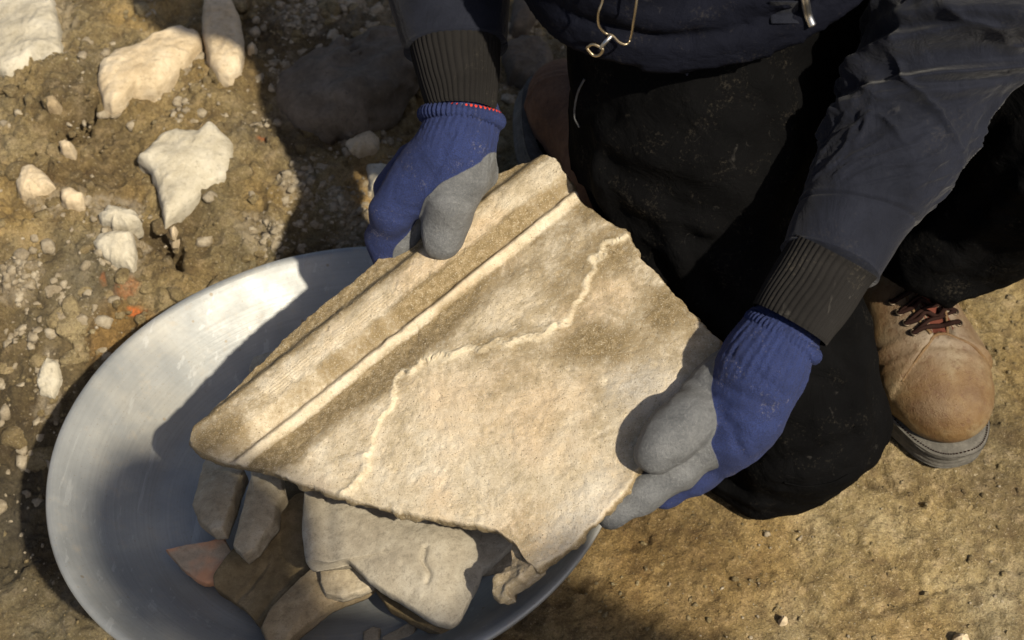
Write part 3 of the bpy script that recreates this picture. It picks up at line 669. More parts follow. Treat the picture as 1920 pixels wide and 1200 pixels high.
def build_tile():
    ctrp = (800, 690); c0 = PL(*ctrp, TA, TN); e1 = unit(np.cross([0, 1, 0], TN)); e2 = np.cross(TN, e1); fr = (c0, e1, e2, TN)
    RL = uvline(fr, [(462, 868), (1088, 372)]); A = np.array(RL[0]); B = np.array(RL[1]); d = unit(B-A); nn = np.array([-d[1], d[0]])
    SCAR = [(1178, 440), (1135, 462), (1112, 500), (1100, 545), (1078, 580), (1052, 603), (1010, 628), (960, 642), (900, 655), (840, 668), (790, 682), (762, 700), (742, 722), (735, 760), (712, 790), (706, 830), (684, 862), (676, 895), (650, 928)]
    sc = uvline(fr, SCAR)
    def feat(u, v):
        p = np.stack([u, v], -1); wob = .0018*fbm(xyz(u*60, v*60), 3, 92); wl = (p-A)@nn+wob*.35; al = (p-A)@d
        q = p+.0085*np.stack([fbm(xyz(u*80, v*80), 4, 93, .65), fbm(xyz(u*80, v*80), 4, 94, .65)], -1); ds, sg, tt = poly_d(q, sc)
        return p, wl, al, ds, sg, tt
    def hf(u, v, dist):
        p, wl, al, ds, sg, tt = feat(u, v)
        z = .0022*fbm(xyz(u*14, v*14), 3, 90)+.0009*fbm(xyz(u*60, v*60), 4, 91)+.0006*fbm(xyz(u*220, v*220), 3, 95)
        z = z-.003*sstep(-.035, -.008, wl)*sstep(.012, -.0, wl)                    # trough right of the ridge
        z = z+.0044*np.exp(-((wl-.005)/.0040)**2)                                   # narrow moulded ridge
        z = z-.0030*np.exp(-((wl-.0135)/.0032)**2)                                  # groove beside it
        z = z+.0105*sstep(.014, .026, wl)+.0020*np.exp(-((wl-.042)/.014)**2)-.0085*sstep(.056, .070, wl)*1.0           # raised flange
        z = z+.0006*np.sin(wl*2400+3*fbm(xyz(al*12, wl*60), 2, 97))*sstep(.012, .02, wl)*sstep(.05, .035, wl)   # drag lines
        wd = .0034*(1+.9*fbm(xyz(u*70, v*70), 3, 96)); z = z+.0021*(.55+.9*fbm(xyz(u*38, v*38), 3, 199))*np.exp(-(ds/np.maximum(wd*.7, .001))**2)
        z = z+np.where(sg > 0, -.0020, .0012)*np.exp(-(ds/.05))
        z = z-.0007*np.maximum(0, fbm(xyz(u*70, v*70), 3, 196)-.30)/.3-.0007*np.maximum(0, fbm(xyz(u*190, v*190), 2, 197)-.40)/.3
        return z
    na, nr = 760, 120
    V, F, U, dist, nt_, fr2 = slab(TOUT, TA, TN, TT, .0024, .0014, hf, nr, na, 9, .965, .006, 0, ctrp, 0)
    # recompute masks on all vertices in plane coordinates
    rel = V-c0; u, v = rel@e1, rel@e2; p, wl, al, ds, sg, tt = feat(u, v)
    # plane px blobs of dirt
    def g(px, py, rx, ry=None, ang=0):
        a = uvline(fr, [(px, py)])[0]; m = mpp(c0); ry = ry or rx; du, dv = (u-a[0])/m, (v-a[1])/m; c, s_ = math.cos(ang), math.sin(ang)
        return np.exp(-(((du*c+dv*s_)/rx)**2+((-du*s_+dv*c)/ry)**2))
    D = .30+.42*fbm(xyz(u*16, v*16), 4, 98)+.22*fbm(xyz(u*60, v*60), 3, 198)
    D += .60*sstep(.052, .062, wl)                                                  # outer flank of the flange
    D += .30*np.exp(-((wl-.019)/.007)**2)*sstep(0, .1, al)
    D += .60*sstep(-.042, -.012, wl)*sstep(-.000, -.004, wl)*(1-.35*sstep(.15, .3, al))
    D += .75*g(410, 830, 60, 40)+.45*g(520, 850, 60, 40)
    side = sg > 0
    D += .45*g(840, 520, 110, 60, .6)+.5*g(1140, 470, 70, 60)+.55*g(1240, 560, 75, 50, -.7)+.5*g(1110, 640, 60, 45)+.25*g(720, 700, 90, 40, .6)
    D += .35*g(1180, 720, 50, 35)+.3*g(1000, 400, 90, 25, .6)+.35*g(1000, 330, 60, 20, .6)
    D -= .35*g(900, 600, 50, 30)+.25*g(990, 480, 60, 40, .5)+.30*g(850, 800, 170, 110)+.3*g(1000, 900, 160, 80)
    D -= .35*np.exp(-((wl-.005)/.0035)**2)+.38*sstep(.024, .032, wl)*sstep(.054, .046, wl)*sstep(.02, .1, al)
    sidev = np.zeros(len(V)); sidev[nt_:] = 1; D = np.where(sidev > 0, .72, D)
    GR = .85*g(1210, 720, 90, 70)+.75*g(1100, 960, 160, 80, .8)+.5*g(640, 860, 90, 50)-.1+.15*fbm(xyz(u*20, v*20), 3, 99); GR = np.where(sidev > 0, .1, GR)
    SR = .60*np.exp(-(ds/.0028)**4)*(.6+.6*(fbm(xyz(u*80, v*80), 3, 100) > -.2))+.42*np.exp(-((wl-.005)/.0034)**4)*(.75+.5*fbm(xyz(u*90, v*90), 3, 101)); SR = np.where(sidev > 0, 0, np.clip(SR, 0, .9))
    o = empty('roof_tile_fragment', S(800, 690, -TT)); tag(o, 'large broken cream roof tile with a raised flange held in both gloved hands', 'roof tile')
    link('tile_body', V, F, M_TILE, o, attrs={'dirt': np.clip(D*1.1, 0, 1), 'grey': np.clip(GR, 0, 1), 'scar': SR})
    # ragged lip of thicker clay hanging at the lower right corner
    px = [(962, 1010), (985, 1040), (1008, 1060), (975, 1085), (945, 1100), (948, 1118), (930, 1127), (918, 1112), (926, 1080), (945, 1062), (966, 1048)]
    n2 = unit(TN+np.array([-.3, .1, -.1])); c = S(950, 1075, -.012)
    V, F, *_ = slab(px, c, n2, .016, .0025, .004, lambda a, b, d: .006*fbm(xyz(a*60, b*60, 7), 4, 111)+.003*fbm(xyz(a*25, b*160, 7), 3, 112), 24, 110, 13, .9, .005)
    nv = len(V); link('broken_lip', V, F, M_TILE, o, attrs={'dirt': np.full(nv, .55), 'grey': np.full(nv, .25), 'scar': np.zeros(nv)})
build_tile()

# ------------------------------------------------------------ the kneeling person
body_base = P(1350, 600, 0)
PER = tag(empty('person', body_base), 'person kneeling in navy jacket, black trousers and blue gloves, lifting a broken roof tile', 'person')

def glove(name, groups, creases=(), wrinkle=None, coatf=None):
    """groups: list of (chain [(point, radius)], coat 0/1, blend)"""
    allp = np.array([q[0] for ch, c, k in groups for q in ch]); lo = allp.min(0)-.05; hi = allp.max(0)+.05
    def fn(p):
        f = None
        for ch, c, k in groups:
            g_ = chain(p, ch, .012); f = g_ if f is None else smin(f, g_, k)
        if wrinkle: f = f+wrinkle(p)
        for c, d, wd, am, rad in creases:
            q = p-c; w_ = q@d+.004*fbm(p*60, 2, 122); f = f+am*np.exp(-(w_/wd)**2)*np.exp(-(np.linalg.norm(q, axis=-1)/rad)**4)
        rg = 1-np.abs(fbm(p*np.array([30, 30, 30]), 3, 121)); return f+.0008*fbm(p*80, 3, 120)-.0013*(rg**5-.3)
    V, F = nets(fn, lo, hi, .0021); V = relax(V, F, 2, .5)
    best = np.full(len(V), 9.); coat = np.zeros(len(V))
    for ch, c, k in groups:
        g_ = chain(V, ch, .012); bl = np.exp(-g_/.004); coat += 0
        m = g_ < best; best = np.where(m, g_, best)
    num = np.zeros(len(V)); den = np.zeros(len(V))
    for ch, c, k in groups:
        g_ = chain(V, ch, .012)-best; wgt = np.exp(-g_/.0022); num += wgt*c; den += wgt
    coat = num/den
    if coatf: coat = coatf(V, coat)
    return link(name, V, F, M_GLOVE, PER, attrs={'coat': coat})
def Z(px, py, z, r): return (P(px, py, z), r)
def T_(px, py, h, r): return (S(px, py, h), r)
UN = -(TT+.013)
# hand at the upper edge of the tile (left in the photo)
CRL = P(868, 212, .322)
def ribwr(c, ax, per, amp, ln):
    ax = unit(ax)
    def f(p):
        q = p-c; s = q@ax; r = q-s[..., None]*ax; ref = unit(np.cross(ax, [0, 0, 1])); r2 = np.cross(ax, ref)
        th = np.arctan2(r@r2, r@ref); return amp*sstep(.012, .024, np.linalg.norm(r, axis=-1))*np.cos(th*per)*sstep(ln, ln*.4, s)*sstep(-.02, -.005, s)
    return f
axL = P(835, 300, .30)-P(868, 205, .325)
GL = [([Z(868, 222, .318, .0335), Z(862, 255, .312, .030), Z(850, 290, .303, .031)], 0, .012),
      ([Z(850, 285, .302, .031), Z(815, 325, .285, .030), Z(785, 345, .275, .026)], 0, .014),
      ([Z(800, 315, .285, .026), Z(772, 352, .272, .021), Z(735, 395, .258, .0180), T_(722, 448, .002, .0165), T_(738, 497, -.022, .0150), T_(790, 500, UN, .014)], 0, .010),
      ([Z(778, 305, .262, .020), Z(745, 355, .245, .019), T_(728, 440, -.025, .0165), T_(770, 500, UN-.012, .0150), T_(840, 500, UN-.004, .014)], 0, .007),
      ([Z(790, 300, .25, .020), T_(750, 400, -.055, .018), T_(800, 470, UN-.014, .015), T_(870, 470, UN-.003, .014)], 0, .007),
      ([Z(810, 300, .245, .019), T_(800, 380, -.055, .017), T_(850, 440, UN-.014, .014), T_(905, 430, UN-.003, .013)], 0, .007),
      ([T_(792, 395, .012, .016), T_(752, 452, .000, .0125), T_(742, 486, -.012, .010)], 1, .006),
      ([Z(890, 298, .302, .0165), Z(874, 322, .294, .0210), Z(855, 350, .284, .0205), Z(843, 382, .276, .0196), T_(836, 418, .0250, .0190), T_(829, 450, .0195, .0175)], 1, .005),
      ([Z(905, 300, .292, .010), Z(900, 325, .280, .014), Z(868, 355, .270, .018)], 1, .006)]
def cz(px, py, z, dx, dy, wd=.0016, am=.0016, rad=.022): return (P(px, py, z), unit(RT*dx-UPV*dy), wd, am, rad)
CL = [cz(845, 372, .29, -.15, 1), cz(852, 358, .29, -.25, 1, .0012, .0010), cz(880, 320, .31, -.5, .8), cz(735, 400, .27, -.4, 1, .002, .0018, .02), cz(790, 300, .3, .3, 1, .003, .0022, .03), cz(745, 385, .27, -.3, 1, .0014, .0012, .02), cz(830, 300, .31, .9, .4, .003, .0018, .03)]
glove('glove', GL, CL, wrinkle=ribwr(CRL, axL, 34, .0012, .055))
# hand at the right edge of the tile
axR = P(1400, 740, .27)-P(1472, 615, .305); CRR = P(1472, 615, .305)
GR_ = [([Z(1462, 632, .300, .0315), Z(1440, 665, .294, .030), Z(1425, 700, .286, .033)], 0, .012),
       ([Z(1425, 700, .285, .033), Z(1396, 768, .262, .031), Z(1368, 815, .245, .026)], 0, .014),
       ([Z(1405, 740, .262, .028), Z(1385, 800, .240, .025), Z(1355, 850, .222, .020)], 0, .012),
       ([Z(1345, 848, .213, .0185), T_(1300, 884, -.040, .0165), T_(1245, 915, -.046, .0145), T_(1190, 900, UN-.010, .013)], 0, .006),
       ([Z(1360, 840, .205, .020), T_(1310, 880, -.070, .0170), T_(1225, 880, UN-.020, .015), T_(1150, 850, UN-.004, .014)], 0, .006),
       ([Z(1370, 810, .200, .020), T_(1310, 840, -.075, .0165), T_(1230, 830, UN-.018, .014), T_(1170, 800, UN-.003, .013)], 0, .006),
       ([Z(1352, 800, .234, .0150), T_(1325, 836, -.013, .0145), T_(1272, 880, -.019, .0140), T_(1207, 925, -.023, .0132), T_(1146, 966, -.025, .0120)], 1, .005),
       ([Z(1372, 682, .270, .0150), Z(1350, 716, .267, .0190), Z(1325, 752, .256, .0205), T_(1287, 790, .0175, .0196), T_(1256, 820, .0160, .0187), T_(1229, 850, .0145, .0168)], 1, .0045),
       ([Z(1368, 705, .262, .018), Z(1352, 760, .248, .018), Z(1335, 800, .234, .016)], 1, .006)]
CR_ = [cz(1285, 790, .262, -.55, .8), cz(1296, 776, .265, -.6, .8, .0012, .001), cz(1330, 735, .28, -.6, .8, .002, .0018, .028), cz(1345, 760, .275, .2, 1, .0016, .0015, .02), cz(1255, 895, .2, -.8, .6, .0016, .0018, .02), cz(1200, 930, .19, -.8, .6, .0016, .0018, .02), cz(1400, 740, .3, -.5, 1, .003, .002, .03), cz(1420, 700, .31, -.6, .9, .0022, .0016, .03), cz(1380, 820, .27, -.9, .5, .003, .002, .03), cz(1440, 660, .33, -.4, 1, .002, .0014, .03)]
glove('glove', GR_, CR_, wrinkle=ribwr(CRR, axR, 34, .0012, .075))
# rolled glove cuffs with their overlocked hem
def ring(c, a, b, n=64): th = np.linspace(0, 2*math.pi, n, endpoint=False); return c+np.cos(th)[:, None]*a+np.sin(th)[:, None]*b
def cuff_ring(xl, yl, xr, yr, z, dr, rr, name, mat, lift=0):
    c = P((xl+xr)/2, (yl+yr)/2, z); m = mpp(c); a = RT*(xr-xl)/2*m-UPV*(yr-yl)/2*m; ax = unit(axL if xl < 1200 else axR); b = unit(np.cross(ax, unit(a)))*np.linalg.norm(a)*dr
    pth = ring(c, a, b, 150); n = 12; V, F = tube(pth, rr, n, closed=True); i = np.repeat(np.arange(150), n); V = V+(V-np.repeat(pth, n, 0))*(.22*np.cos(i*2*math.pi/150*50))[:, None]
    return link(name, V, F, mat, PER)
cuff_ring(797, 214, 934, 228, .322, .8, .0062, 'glove_cuff', M_GLOVE)
cuff_ring(806, 204, 937, 217, .326, .78, .0022, 'glove_hem', M_REDCUFF)
cuff_ring(1412, 596, 1524, 668, .304, .8, .0060, 'glove_cuff', M_GLOVE)
cuff_ring(1424, 592, 1522, 655, .309, .78, .0022, 'glove_hem', M_REDCUFF)
for o in PER.children:
    if o.name.startswith('glove_cuff'):
        a = o.data.attributes.new('coat', 'FLOAT', 'POINT'); a.data.foreach_set('value', np.zeros(len(o.data.vertices)))
# knitted rib cuffs of the jacket
def ribs(rows, nrib, name):
    def dsp(s, th, V): return .0015*np.abs(np.cos(th*nrib/2+1.6*fbm(V*18, 2, 131)))**.7+.0020*fbm(V*26, 2, 130)
    V, F = loft(sil(rows), 60, nrib*8, dsp, False); return link(name, V, F, M_RIB, PER)
ribs([(768, 60, 942, 45, .362, .8), (772, 105, 938, 95, .354, .8), (785, 150, 936, 145, .344, .8), (800, 196, 930, 200, .334, .82), (806, 204, 927, 210, .332, .8)], 44, 'rib_cuff')
ribs([(1490, 440, 1640, 520, .345, .8), (1474, 468, 1622, 540, .338, .8), (1448, 512, 1592, 588, .328, .8), (1418, 562, 1552, 640, .318, .82), (1414, 570, 1545, 648, .316, .8)], 44, 'rib_cuff')

# jacket: two sleeves and the torso
def W3(c, r1, r2, T): 
    T = unit(T); a = unit(np.cross(T, [0, 1, 0.2])); b = np.cross(T, a); return (np.array(c, float), a*r1, b*r2)
def fold(s, th, s0, t0, slope, wid, ln, amp):
    dt = (th-t0+math.pi) % (2*math.pi)-math.pi; x = s-s0-slope*dt; return amp*np.exp(-(x/wid)**2)*np.exp(-(dt/ln)**2)
FR = [(.065, 2.0, .02, .0035, .9, .0025)]
def folds_right(s, th, V):
    z = .0022*fbm(V*22, 3, 140)
    rr = 1-np.abs(fbm(np.stack([s*26+th*1.2, th*1.1, 0*s], -1), 3, 141)); z = z+.0075*(rr**4-.35)*sstep(.085, .13, s)
    r2 = 1-np.abs(fbm(np.stack([s*60-th*2.5, th*2.2, 0*s+3], -1), 3, 143)); z = z+.0030*(r2**4-.3)*sstep(.055, .08, s)*sstep(.2, .12, s)
    for s0, t0, sl, wd, ln, am in [(.15, 4.2, .022, .009, 1.3, .008), (.18, 4.7, .03, .008, 1.1, .008), (.21, 4.2, .03, .011, 1.3, .011), (.245, 4.8, .02, .012, 1.2, .011), (.165, 1.6, .02, .009, 1.2, .006), (.2, 1.9, .03, .01, 1.2, .008), (.23, 1.6, .02, .012, 1.2, .009)]:
        z = z+fold(s, th, s0, t0, sl, wd, ln, am*(1.5 if s0 < .16 else 2.0))
    z = z-.0016*np.exp(-((s-.052)/.0016)**2)+.0008*np.exp(-((s-.056)/.003)**2)+.0012*sstep(.004, .0, s)
    return z
st = sil([(1468, 456, 1640, 531, .340, .72), (1478, 425, 1668, 490, .344, .74), (1492, 388, 1702, 440, .350, .76), (1520, 325, 1765, 372, .362, .8), (1556, 240, 1812, 292, .38, .8), (1596, 160, 1866, 196, .40, .8), (1636, 70, 1950, 125, .425, .8), (1680, -30, 2050, 50, .45, .85)])
st += [W3((.42, .99, .50), .085, .08, (-.1, .3, 1)), W3((.40, 1.0, .60), .085, .08, (-.2, .1, 1)), W3((.34, .98, .70), .09, .09, (-.6, 0, 1)), W3((.24, .96, .74), .09, .10, (-1, 0, .4))]
JR = loft(st, 330, 220, folds_right)
def folds_left(s, th, V):
    rr = 1-np.abs(fbm(np.stack([s*16+th*1.1, th*1.0, 0*s], -1), 3, 151))
    return .0018*fbm(V*20, 3, 150)+.008*(rr**4-.35)*sstep(.07, .13, s)-.0012*np.exp(-((s-.028)/.0016)**2)*0+.001*sstep(.004, 0, s)
st = sil([(758, 98, 950, 84, .356, .74), (748, 70, 951, 58, .361, .76), (738, 35, 953, 22, .368, .78), (722, -20, 955, -30, .378, .8), (708, -90, 955, -90, .39, .8), (690, -170, 960, -160, .41, .85)])
st += [W3((-.10, 1.13, .45), .08, .075, (0, .2, 1)), W3((-.08, 1.08, .57), .082, .08, (.1, -.1, 1)), W3((-.03, 1.0, .70), .09, .09, (.6, 0, 1)), W3((.07, .96, .74), .09, .10, (1, 0, .4))]
JL = loft(st, 240, 200, folds_left)
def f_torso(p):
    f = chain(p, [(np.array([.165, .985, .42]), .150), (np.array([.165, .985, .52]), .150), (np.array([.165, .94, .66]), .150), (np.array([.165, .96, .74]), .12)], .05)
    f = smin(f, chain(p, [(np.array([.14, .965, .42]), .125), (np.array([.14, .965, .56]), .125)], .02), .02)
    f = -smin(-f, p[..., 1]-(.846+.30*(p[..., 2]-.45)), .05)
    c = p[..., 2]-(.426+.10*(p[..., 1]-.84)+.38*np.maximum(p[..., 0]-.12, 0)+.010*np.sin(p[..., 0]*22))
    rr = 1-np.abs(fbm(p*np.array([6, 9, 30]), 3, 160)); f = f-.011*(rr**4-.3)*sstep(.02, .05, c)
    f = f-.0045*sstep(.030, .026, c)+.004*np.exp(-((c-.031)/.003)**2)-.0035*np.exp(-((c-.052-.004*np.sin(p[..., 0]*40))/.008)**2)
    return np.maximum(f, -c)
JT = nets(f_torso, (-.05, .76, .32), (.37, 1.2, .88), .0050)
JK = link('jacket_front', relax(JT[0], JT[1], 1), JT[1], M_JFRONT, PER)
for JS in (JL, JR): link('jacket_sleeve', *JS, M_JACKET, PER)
# zip pulls
def onto(a, b, fn, off, t0=.5):
    d = unit(ray(a, b)); t = t0
    for _ in range(90):
        v = float(fn((CP+d*t)[None])[0])
        if v < off: break
        t += max((v-off)*.6, .0008)
        if t > 1.5: return None
    return CP+d*t
def wire(pts, r, name, mat, closed=False, n=90):
    q = [onto(a, b, f_torso, .006) for a, b, _ in pts]; ok = [x for x in q if x is not None]; dm = np.mean([np.linalg.norm(x-CP) for x in ok]) if ok else 1.05
    pts = np.array([(x if x is not None and abs(np.linalg.norm(x-CP)-dm) < .03 else CP+unit(ray(a, b))*dm) for x, (a, b, _) in zip(q, pts)]); pts = pts+(CP-pts)*.012
    if closed: pts = np.vstack([pts, pts[:1]])
    pp = cr(pts, n)
    if closed: pp = pp[:-1]
    V, F = tube(pp, r, 8, closed=closed); return link(name, V, F, mat, PER)
wire([(1135, -40, .49), (1130, 0, .482), (1122, 25, .477), (1123, 48, .474), (1135, 62, .472), (1148, 66, .472), (1160, 78, .470), (1174, 83, .470), (1182, 72, .471), (1188, 40, .475), (1194, 0, .482), (1198, -40, .49)], .0010, 'wire_loop', M_BRASS)
wire([(1100, 90, .468), (1112, 83, .469), (1130, 92, .468), (1124, 103, .467), (1112, 103, .467)], .0012, 'zip_puller', M_BRASS, True, 60)
wire([(1126, 90, .469), (1136, 78, .471), (1146, 68, .473)], .0018, 'zip_slider', M_STEEL)
zt = [onto(a, b, f_torso, .003) for a, b in ((1506, -20), (1510, 0), (1514, 25), (1523, 48))]
if all(q is not None for q in zt):
    V, F = tube(cr(zt, 30), .0034, 10); link('zip_tape_end', V, F, M_STEEL, PER)
q = [onto(a, b, f_torso, .002) for a, b in ((1470, 2), (1470, 24), (1472, 44))]
if all(x is not None for x in q):
    V, F = loft([(x, RT*.011, unit(CP-x)*.0025) for x in q], 24, 40); link('pocket_tab', V, F, M_JACKET, PER)

# trousers
def f_trs0(p):
    k = .03
    th = chain(p, [(np.array([.165, 1.01, .42]), .12), (P(1305, 250, .285), .106), (P(1350, 420, .195), .099), (P(1430, 620, .125), .090), (P(1500, 760, .084), .075)], .04)
    knee = chain(p, [(P(1505, 788, .068), .070), (P(1480, 830, .055), .060)], .03)
    sh = chain(p, [(P(1500, 770, .072), .070), (P(1300, 520, .06), .062), (P(1070, 300, .065), .052)], .03)
    f = smin(smin(th, knee, .03), sh, .02)
    s2 = chain(p, [(P(1738, 478, .150), .052), (P(1785, 425, .165), .066), (P(1890, 335, .24), .074), (P(2060, 250, .345), .078), (np.array([.36, 1.09, .36]), .095), (np.array([.2, 1.05, .42]), .11)], .04)
    s2 = np.maximum(s2, -( (p-P(1735, 492, .135))@unit(P(1790, 430, .19)-P(1722, 562, .085)) ))
    f = smin(f, s2, .03)
    f = smin(f, chain(p, [(P(1480, 200, .27), .10), (P(1620, 150, .27), .10), (P(1800, 120, .28), .09)], .03), .03)
    rr = 1-np.abs(fbm(p*np.array([11, 11, 17]), 3, 180)); f = f-.008*(rr**5-.3)
    flap = chain(p, [(P(1350, 905, .020), .014), (P(1420, 935, .012), .016), (P(1470, 930, .012), .014)], .02); f = smin(f, flap, .03)
    f = f-.004*np.exp(-((p[..., 2]-.06-.05*p[..., 0])/.006)**2)*sstep(.85, .7, p[..., 1])
    return np.maximum(f, .001-p[..., 2])
TF = []
for pts, am, wd in [([(1105, 300), (1150, 420), (1240, 540)], .007, .010), ([(1120, 250), (1220, 300), (1330, 310)], .006, .012), ([(1130, 330), (1230, 400), (1330, 430)], .005, .010), ([(1400, 870), (1500, 895), (1600, 860)], .006, .007),
                    ([(1380, 850), (1500, 860), (1600, 820)], -.004, .008), ([(1540, 640), (1600, 720), (1625, 820)], .006, .010), ([(1450, 640), (1560, 690), (1620, 700)], .005, .010), ([(1250, 430), (1300, 560), (1380, 650)], .006, .010), ([(1700, 520), (1800, 470), (1910, 350)], .007, .012), ([(1690, 470), (1790, 400), (1900, 260)], .006, .012), ([(1340, 905), (1385, 930), (1425, 952)], .006, .006)]:
    q = [onto(a, b, f_trs0, .001) for a, b in pts]; q = [x for x in q if x is not None]
    if len(q) > 1: TF.append((q, am, wd))
def f_trs(p):
    f = f_trs0(p)
    for q, am, wd in TF:
        d = poly_d(p, q)[0]; f = f-am*np.exp(-(d/wd)**2)+am*.45*np.exp(-((d-wd*1.9)/wd)**2)
    return np.maximum(f, .001-p[..., 2])
V, F = nets(f_trs, (-.12, .60, -.01), (.62, 1.25, .62), .0062)
TR = link('trousers', relax(V, F, 1), F, M_TROUSER, PER)
# turned edge of the knee panel with its pale stitching
def seam(px, r, z0, mat=M_SEAM, name='trouser_seam'):
    """lay a thin seam on the trouser front: march from the camera to the cloth"""
    out = []
    for a, b in px:
        d = unit(ray(a, b)); t = .6
        for _ in range(60):
            p = CP+d*t; v = float(f_trs(p[None])[0]); 
            if v < .001: break
            t += max(v*.6, .001)
        out.append(CP+d*(t-.001))
    V, F = tube(cr(out, 60), r, 6); return link(name, V, F, mat, TR)
seam([(1096, 148), (1084, 172), (1078, 200), (1078, 222), (1086, 238)], .0011, .3)
seam([(1470, 905), (1510, 912), (1560, 905), (1590, 890)], .0009, .1, M_TROUSER)

# ------------------------------------------------------------ boots
def boot(name, O, fdir, udir, dark=False, laced=True):
    """O heel ground point, fdir heel to toe, udir up; returns the boot with sole, welt, laces"""
    f = unit(fdir); s = unit(np.cross(udir, f)); u = np.cross(f, s); R = np.stack([f, s, u], 1)
    def Wd(q): return O+np.asarray(q, float)@R.T
    top = .155
    def fn(q):
        toe = ellip(q, (.222, 0, .044), (.066, .053, .043)); mid = cone(q, np.array([.19, 0, .050]), np.array([.085, 0, .090]), .047, .044)
        heel = ellip(q, (.045, 0, .055), (.05, .038, .062)); ank = cone(q, np.array([.055, 0, .085]), np.array([.05, 0, .17]), .046, .047)
        h = smin(smin(toe, mid, .035), smin(heel, ank, .02), .035)
        h = np.maximum(h, .022-q[..., 2]); h = np.maximum(h, q[..., 2]-.16)
        # vamp edge: the lace facing sits lower than the toe leather
        edge = .198+.62*np.abs(q[..., 1]); facing = sstep(edge, edge-.003, q[..., 0])*sstep(.045, .055, q[..., 2])
        h = h-.0022*facing
        thr = sstep(.011, .008, np.abs(q[..., 1]-.004))*facing; h = h+.006*thr
        return h-.0012*fbm(q*40, 3, 190)-.0016*np.exp(-((q[..., 0]-.205-.35*q[..., 1]-.003*np.sin(q[..., 1]*90))/.0035)**2)+.0014*np.exp(-((q[..., 0]-.214-.25*q[..., 1])/.003)**2)+.0009*np.exp(-((q[..., 0]-.226-.3*q[..., 1])/.003)**2)
    V, F = nets(fn, (-.03, -.07, .0), (.30, .07, .19), .0026); V = relax(V, F, 1, .4)
    sc = np.clip(np.exp(-(((V[:, 0]-.195)/.035)**2+((V[:, 1]+.0)/.04)**2))*1.1+.35*fbm(V*30, 4, 195), 0, .9)*(V[:, 2] > .05)
    # flip handedness of faces if needed
    o = empty(name, O); o.parent = PER; o.location = np.array(O)-np.array(PER['_b'])
    me = link('boot_upper', Wd(V), F, M_BOOTD if dark else M_BOOT, o, attrs={'scuff': sc})
    # sole outline
    t = np.linspace(0, 2*math.pi, 96, endpoint=False); cx = .135; xx = cx+.161*np.cos(t)
    wd = np.where(np.cos(t) > 0, .0615, .049)*(1-.22*np.exp(-((xx-.10)/.035)**2)); yy = wd*np.sign(np.sin(t))*np.abs(np.sin(t))**.72
    B = np.stack([xx, yy], -1)
    def layer(z0, z1, off, nm, mat, groove=0):
        rows = []; k = 9
        for z, o_ in [(z0, -.004), (z0+.002, 0), ]+[(z0+(z1-z0)*a, groove*(.5-.5*math.cos(a*6.283*3))) for a in np.linspace(.15, .85, k)]+[(z1-.0015, 0), (z1, -.002), (z1, -.02)]:
            c = np.array([cx, 0]); d = B-c; d /= np.linalg.norm(d, axis=1)[:, None]; rows.append(np.c_[B+d*(off+o_), np.full(96, z+.0*z)])
        V = np.vstack(rows); Vn = V+.0006*np.stack([fbm(V*70, 2, 196)]*3, -1); F = grid_faces(len(rows), 96, True).tolist(); F += [list(range(96))[::-1], [(len(rows)-1)*96+j for j in range(96)]]
        return link(nm, Wd(Vn), F, mat, o)
    sole = layer(.0, .0185, 0, 'boot_sole', M_SOLE, -.0012)
    layer(.0190, .0245, .0015, 'welt', M_SOLE)
    # welt stitches
    if laced:
        st_ = []
        for k in range(0, 96):
            if math.cos(t[k]) < -.2: continue
            for fr_ in (0, .5):
                c = B[k]*(1-fr_)+B[(k+1) % 96]*fr_; c2 = B[k]*(1-fr_-.25)+B[(k+1) % 96]*(fr_+.25); d = unit(c-np.array([cx, 0])); e = c-d*.0022; e2 = c2-d*.0022
                st_.append(tube([Wd((e[0], e[1], .0252)), Wd((e2[0], e2[1], .0252))], .0007, 5))
        so_ = link('welt_stitching', *join(st_), M_LACE, o)
        def surf(x, y, up=.003):
            z = .16
            while z > .03 and fn(np.array([[x, y, z]]))[0] > 0: z -= .0008
            return (x, y, z+up)
        rowsx = [.193, .180, .167, .154]
        tg = []
        for j, x in enumerate(rowsx):
            for sd in (-1, 1):
                y = sd*(.024+.002*j); p = surf(x, y, .0006); th = np.linspace(0, 2*math.pi, 18, endpoint=False)
                pr = np.stack([x+.0036*np.cos(th), y+.0036*np.sin(th), np.full(18, p[2]+.0008)], -1); V, F = tube(Wd(pr), .0010, 6, closed=True); link('eyelet', V, F, M_EYE, o)
            pts = [surf(x, -.026-.002*j, .001)]+[surf(x+.003*math.sin(j+q*3), y, .0038) for q, y in enumerate((-.016, -.006, .006, .016))]+[surf(x-.002, .026+.002*j, .001)]
            V, F = tube(Wd(np.array(pts)), .0025, 8, 40); link('lace', V, F, M_LACE, o)
            if j < 3:
                x2 = rowsx[j+1]; pts = [surf(x, -.024-.002*j, .002), surf((x*2+x2)/3, -.008, .0055), surf((x+2*x2)/3, .008, .0055), surf(x2, .026+.002*j, .002)]
                V, F = tube(Wd(np.array(pts)), .0019, 8, 40); link('lace', V, F, M_LACE, o)
        # tongue showing between the facings
        rows = []
        for x in np.linspace(.08, .199, 24):
            for y in np.linspace(-.011, .019, 10):
                q = surf(x, y, .0); rows.append((x, y, q[2]-.001+.003*math.cos((y-.004)/.015*1.5)))
        rows = np.array(rows); Vb = rows.copy(); Vb[:, 2] -= .003; F = grid_faces(24, 10).tolist(); F2 = [[i+240 for i in q[::-1]] for q in F]
        link('tongue', Wd(np.vstack([rows, Vb])), F+F2, M_TONGUE, o)
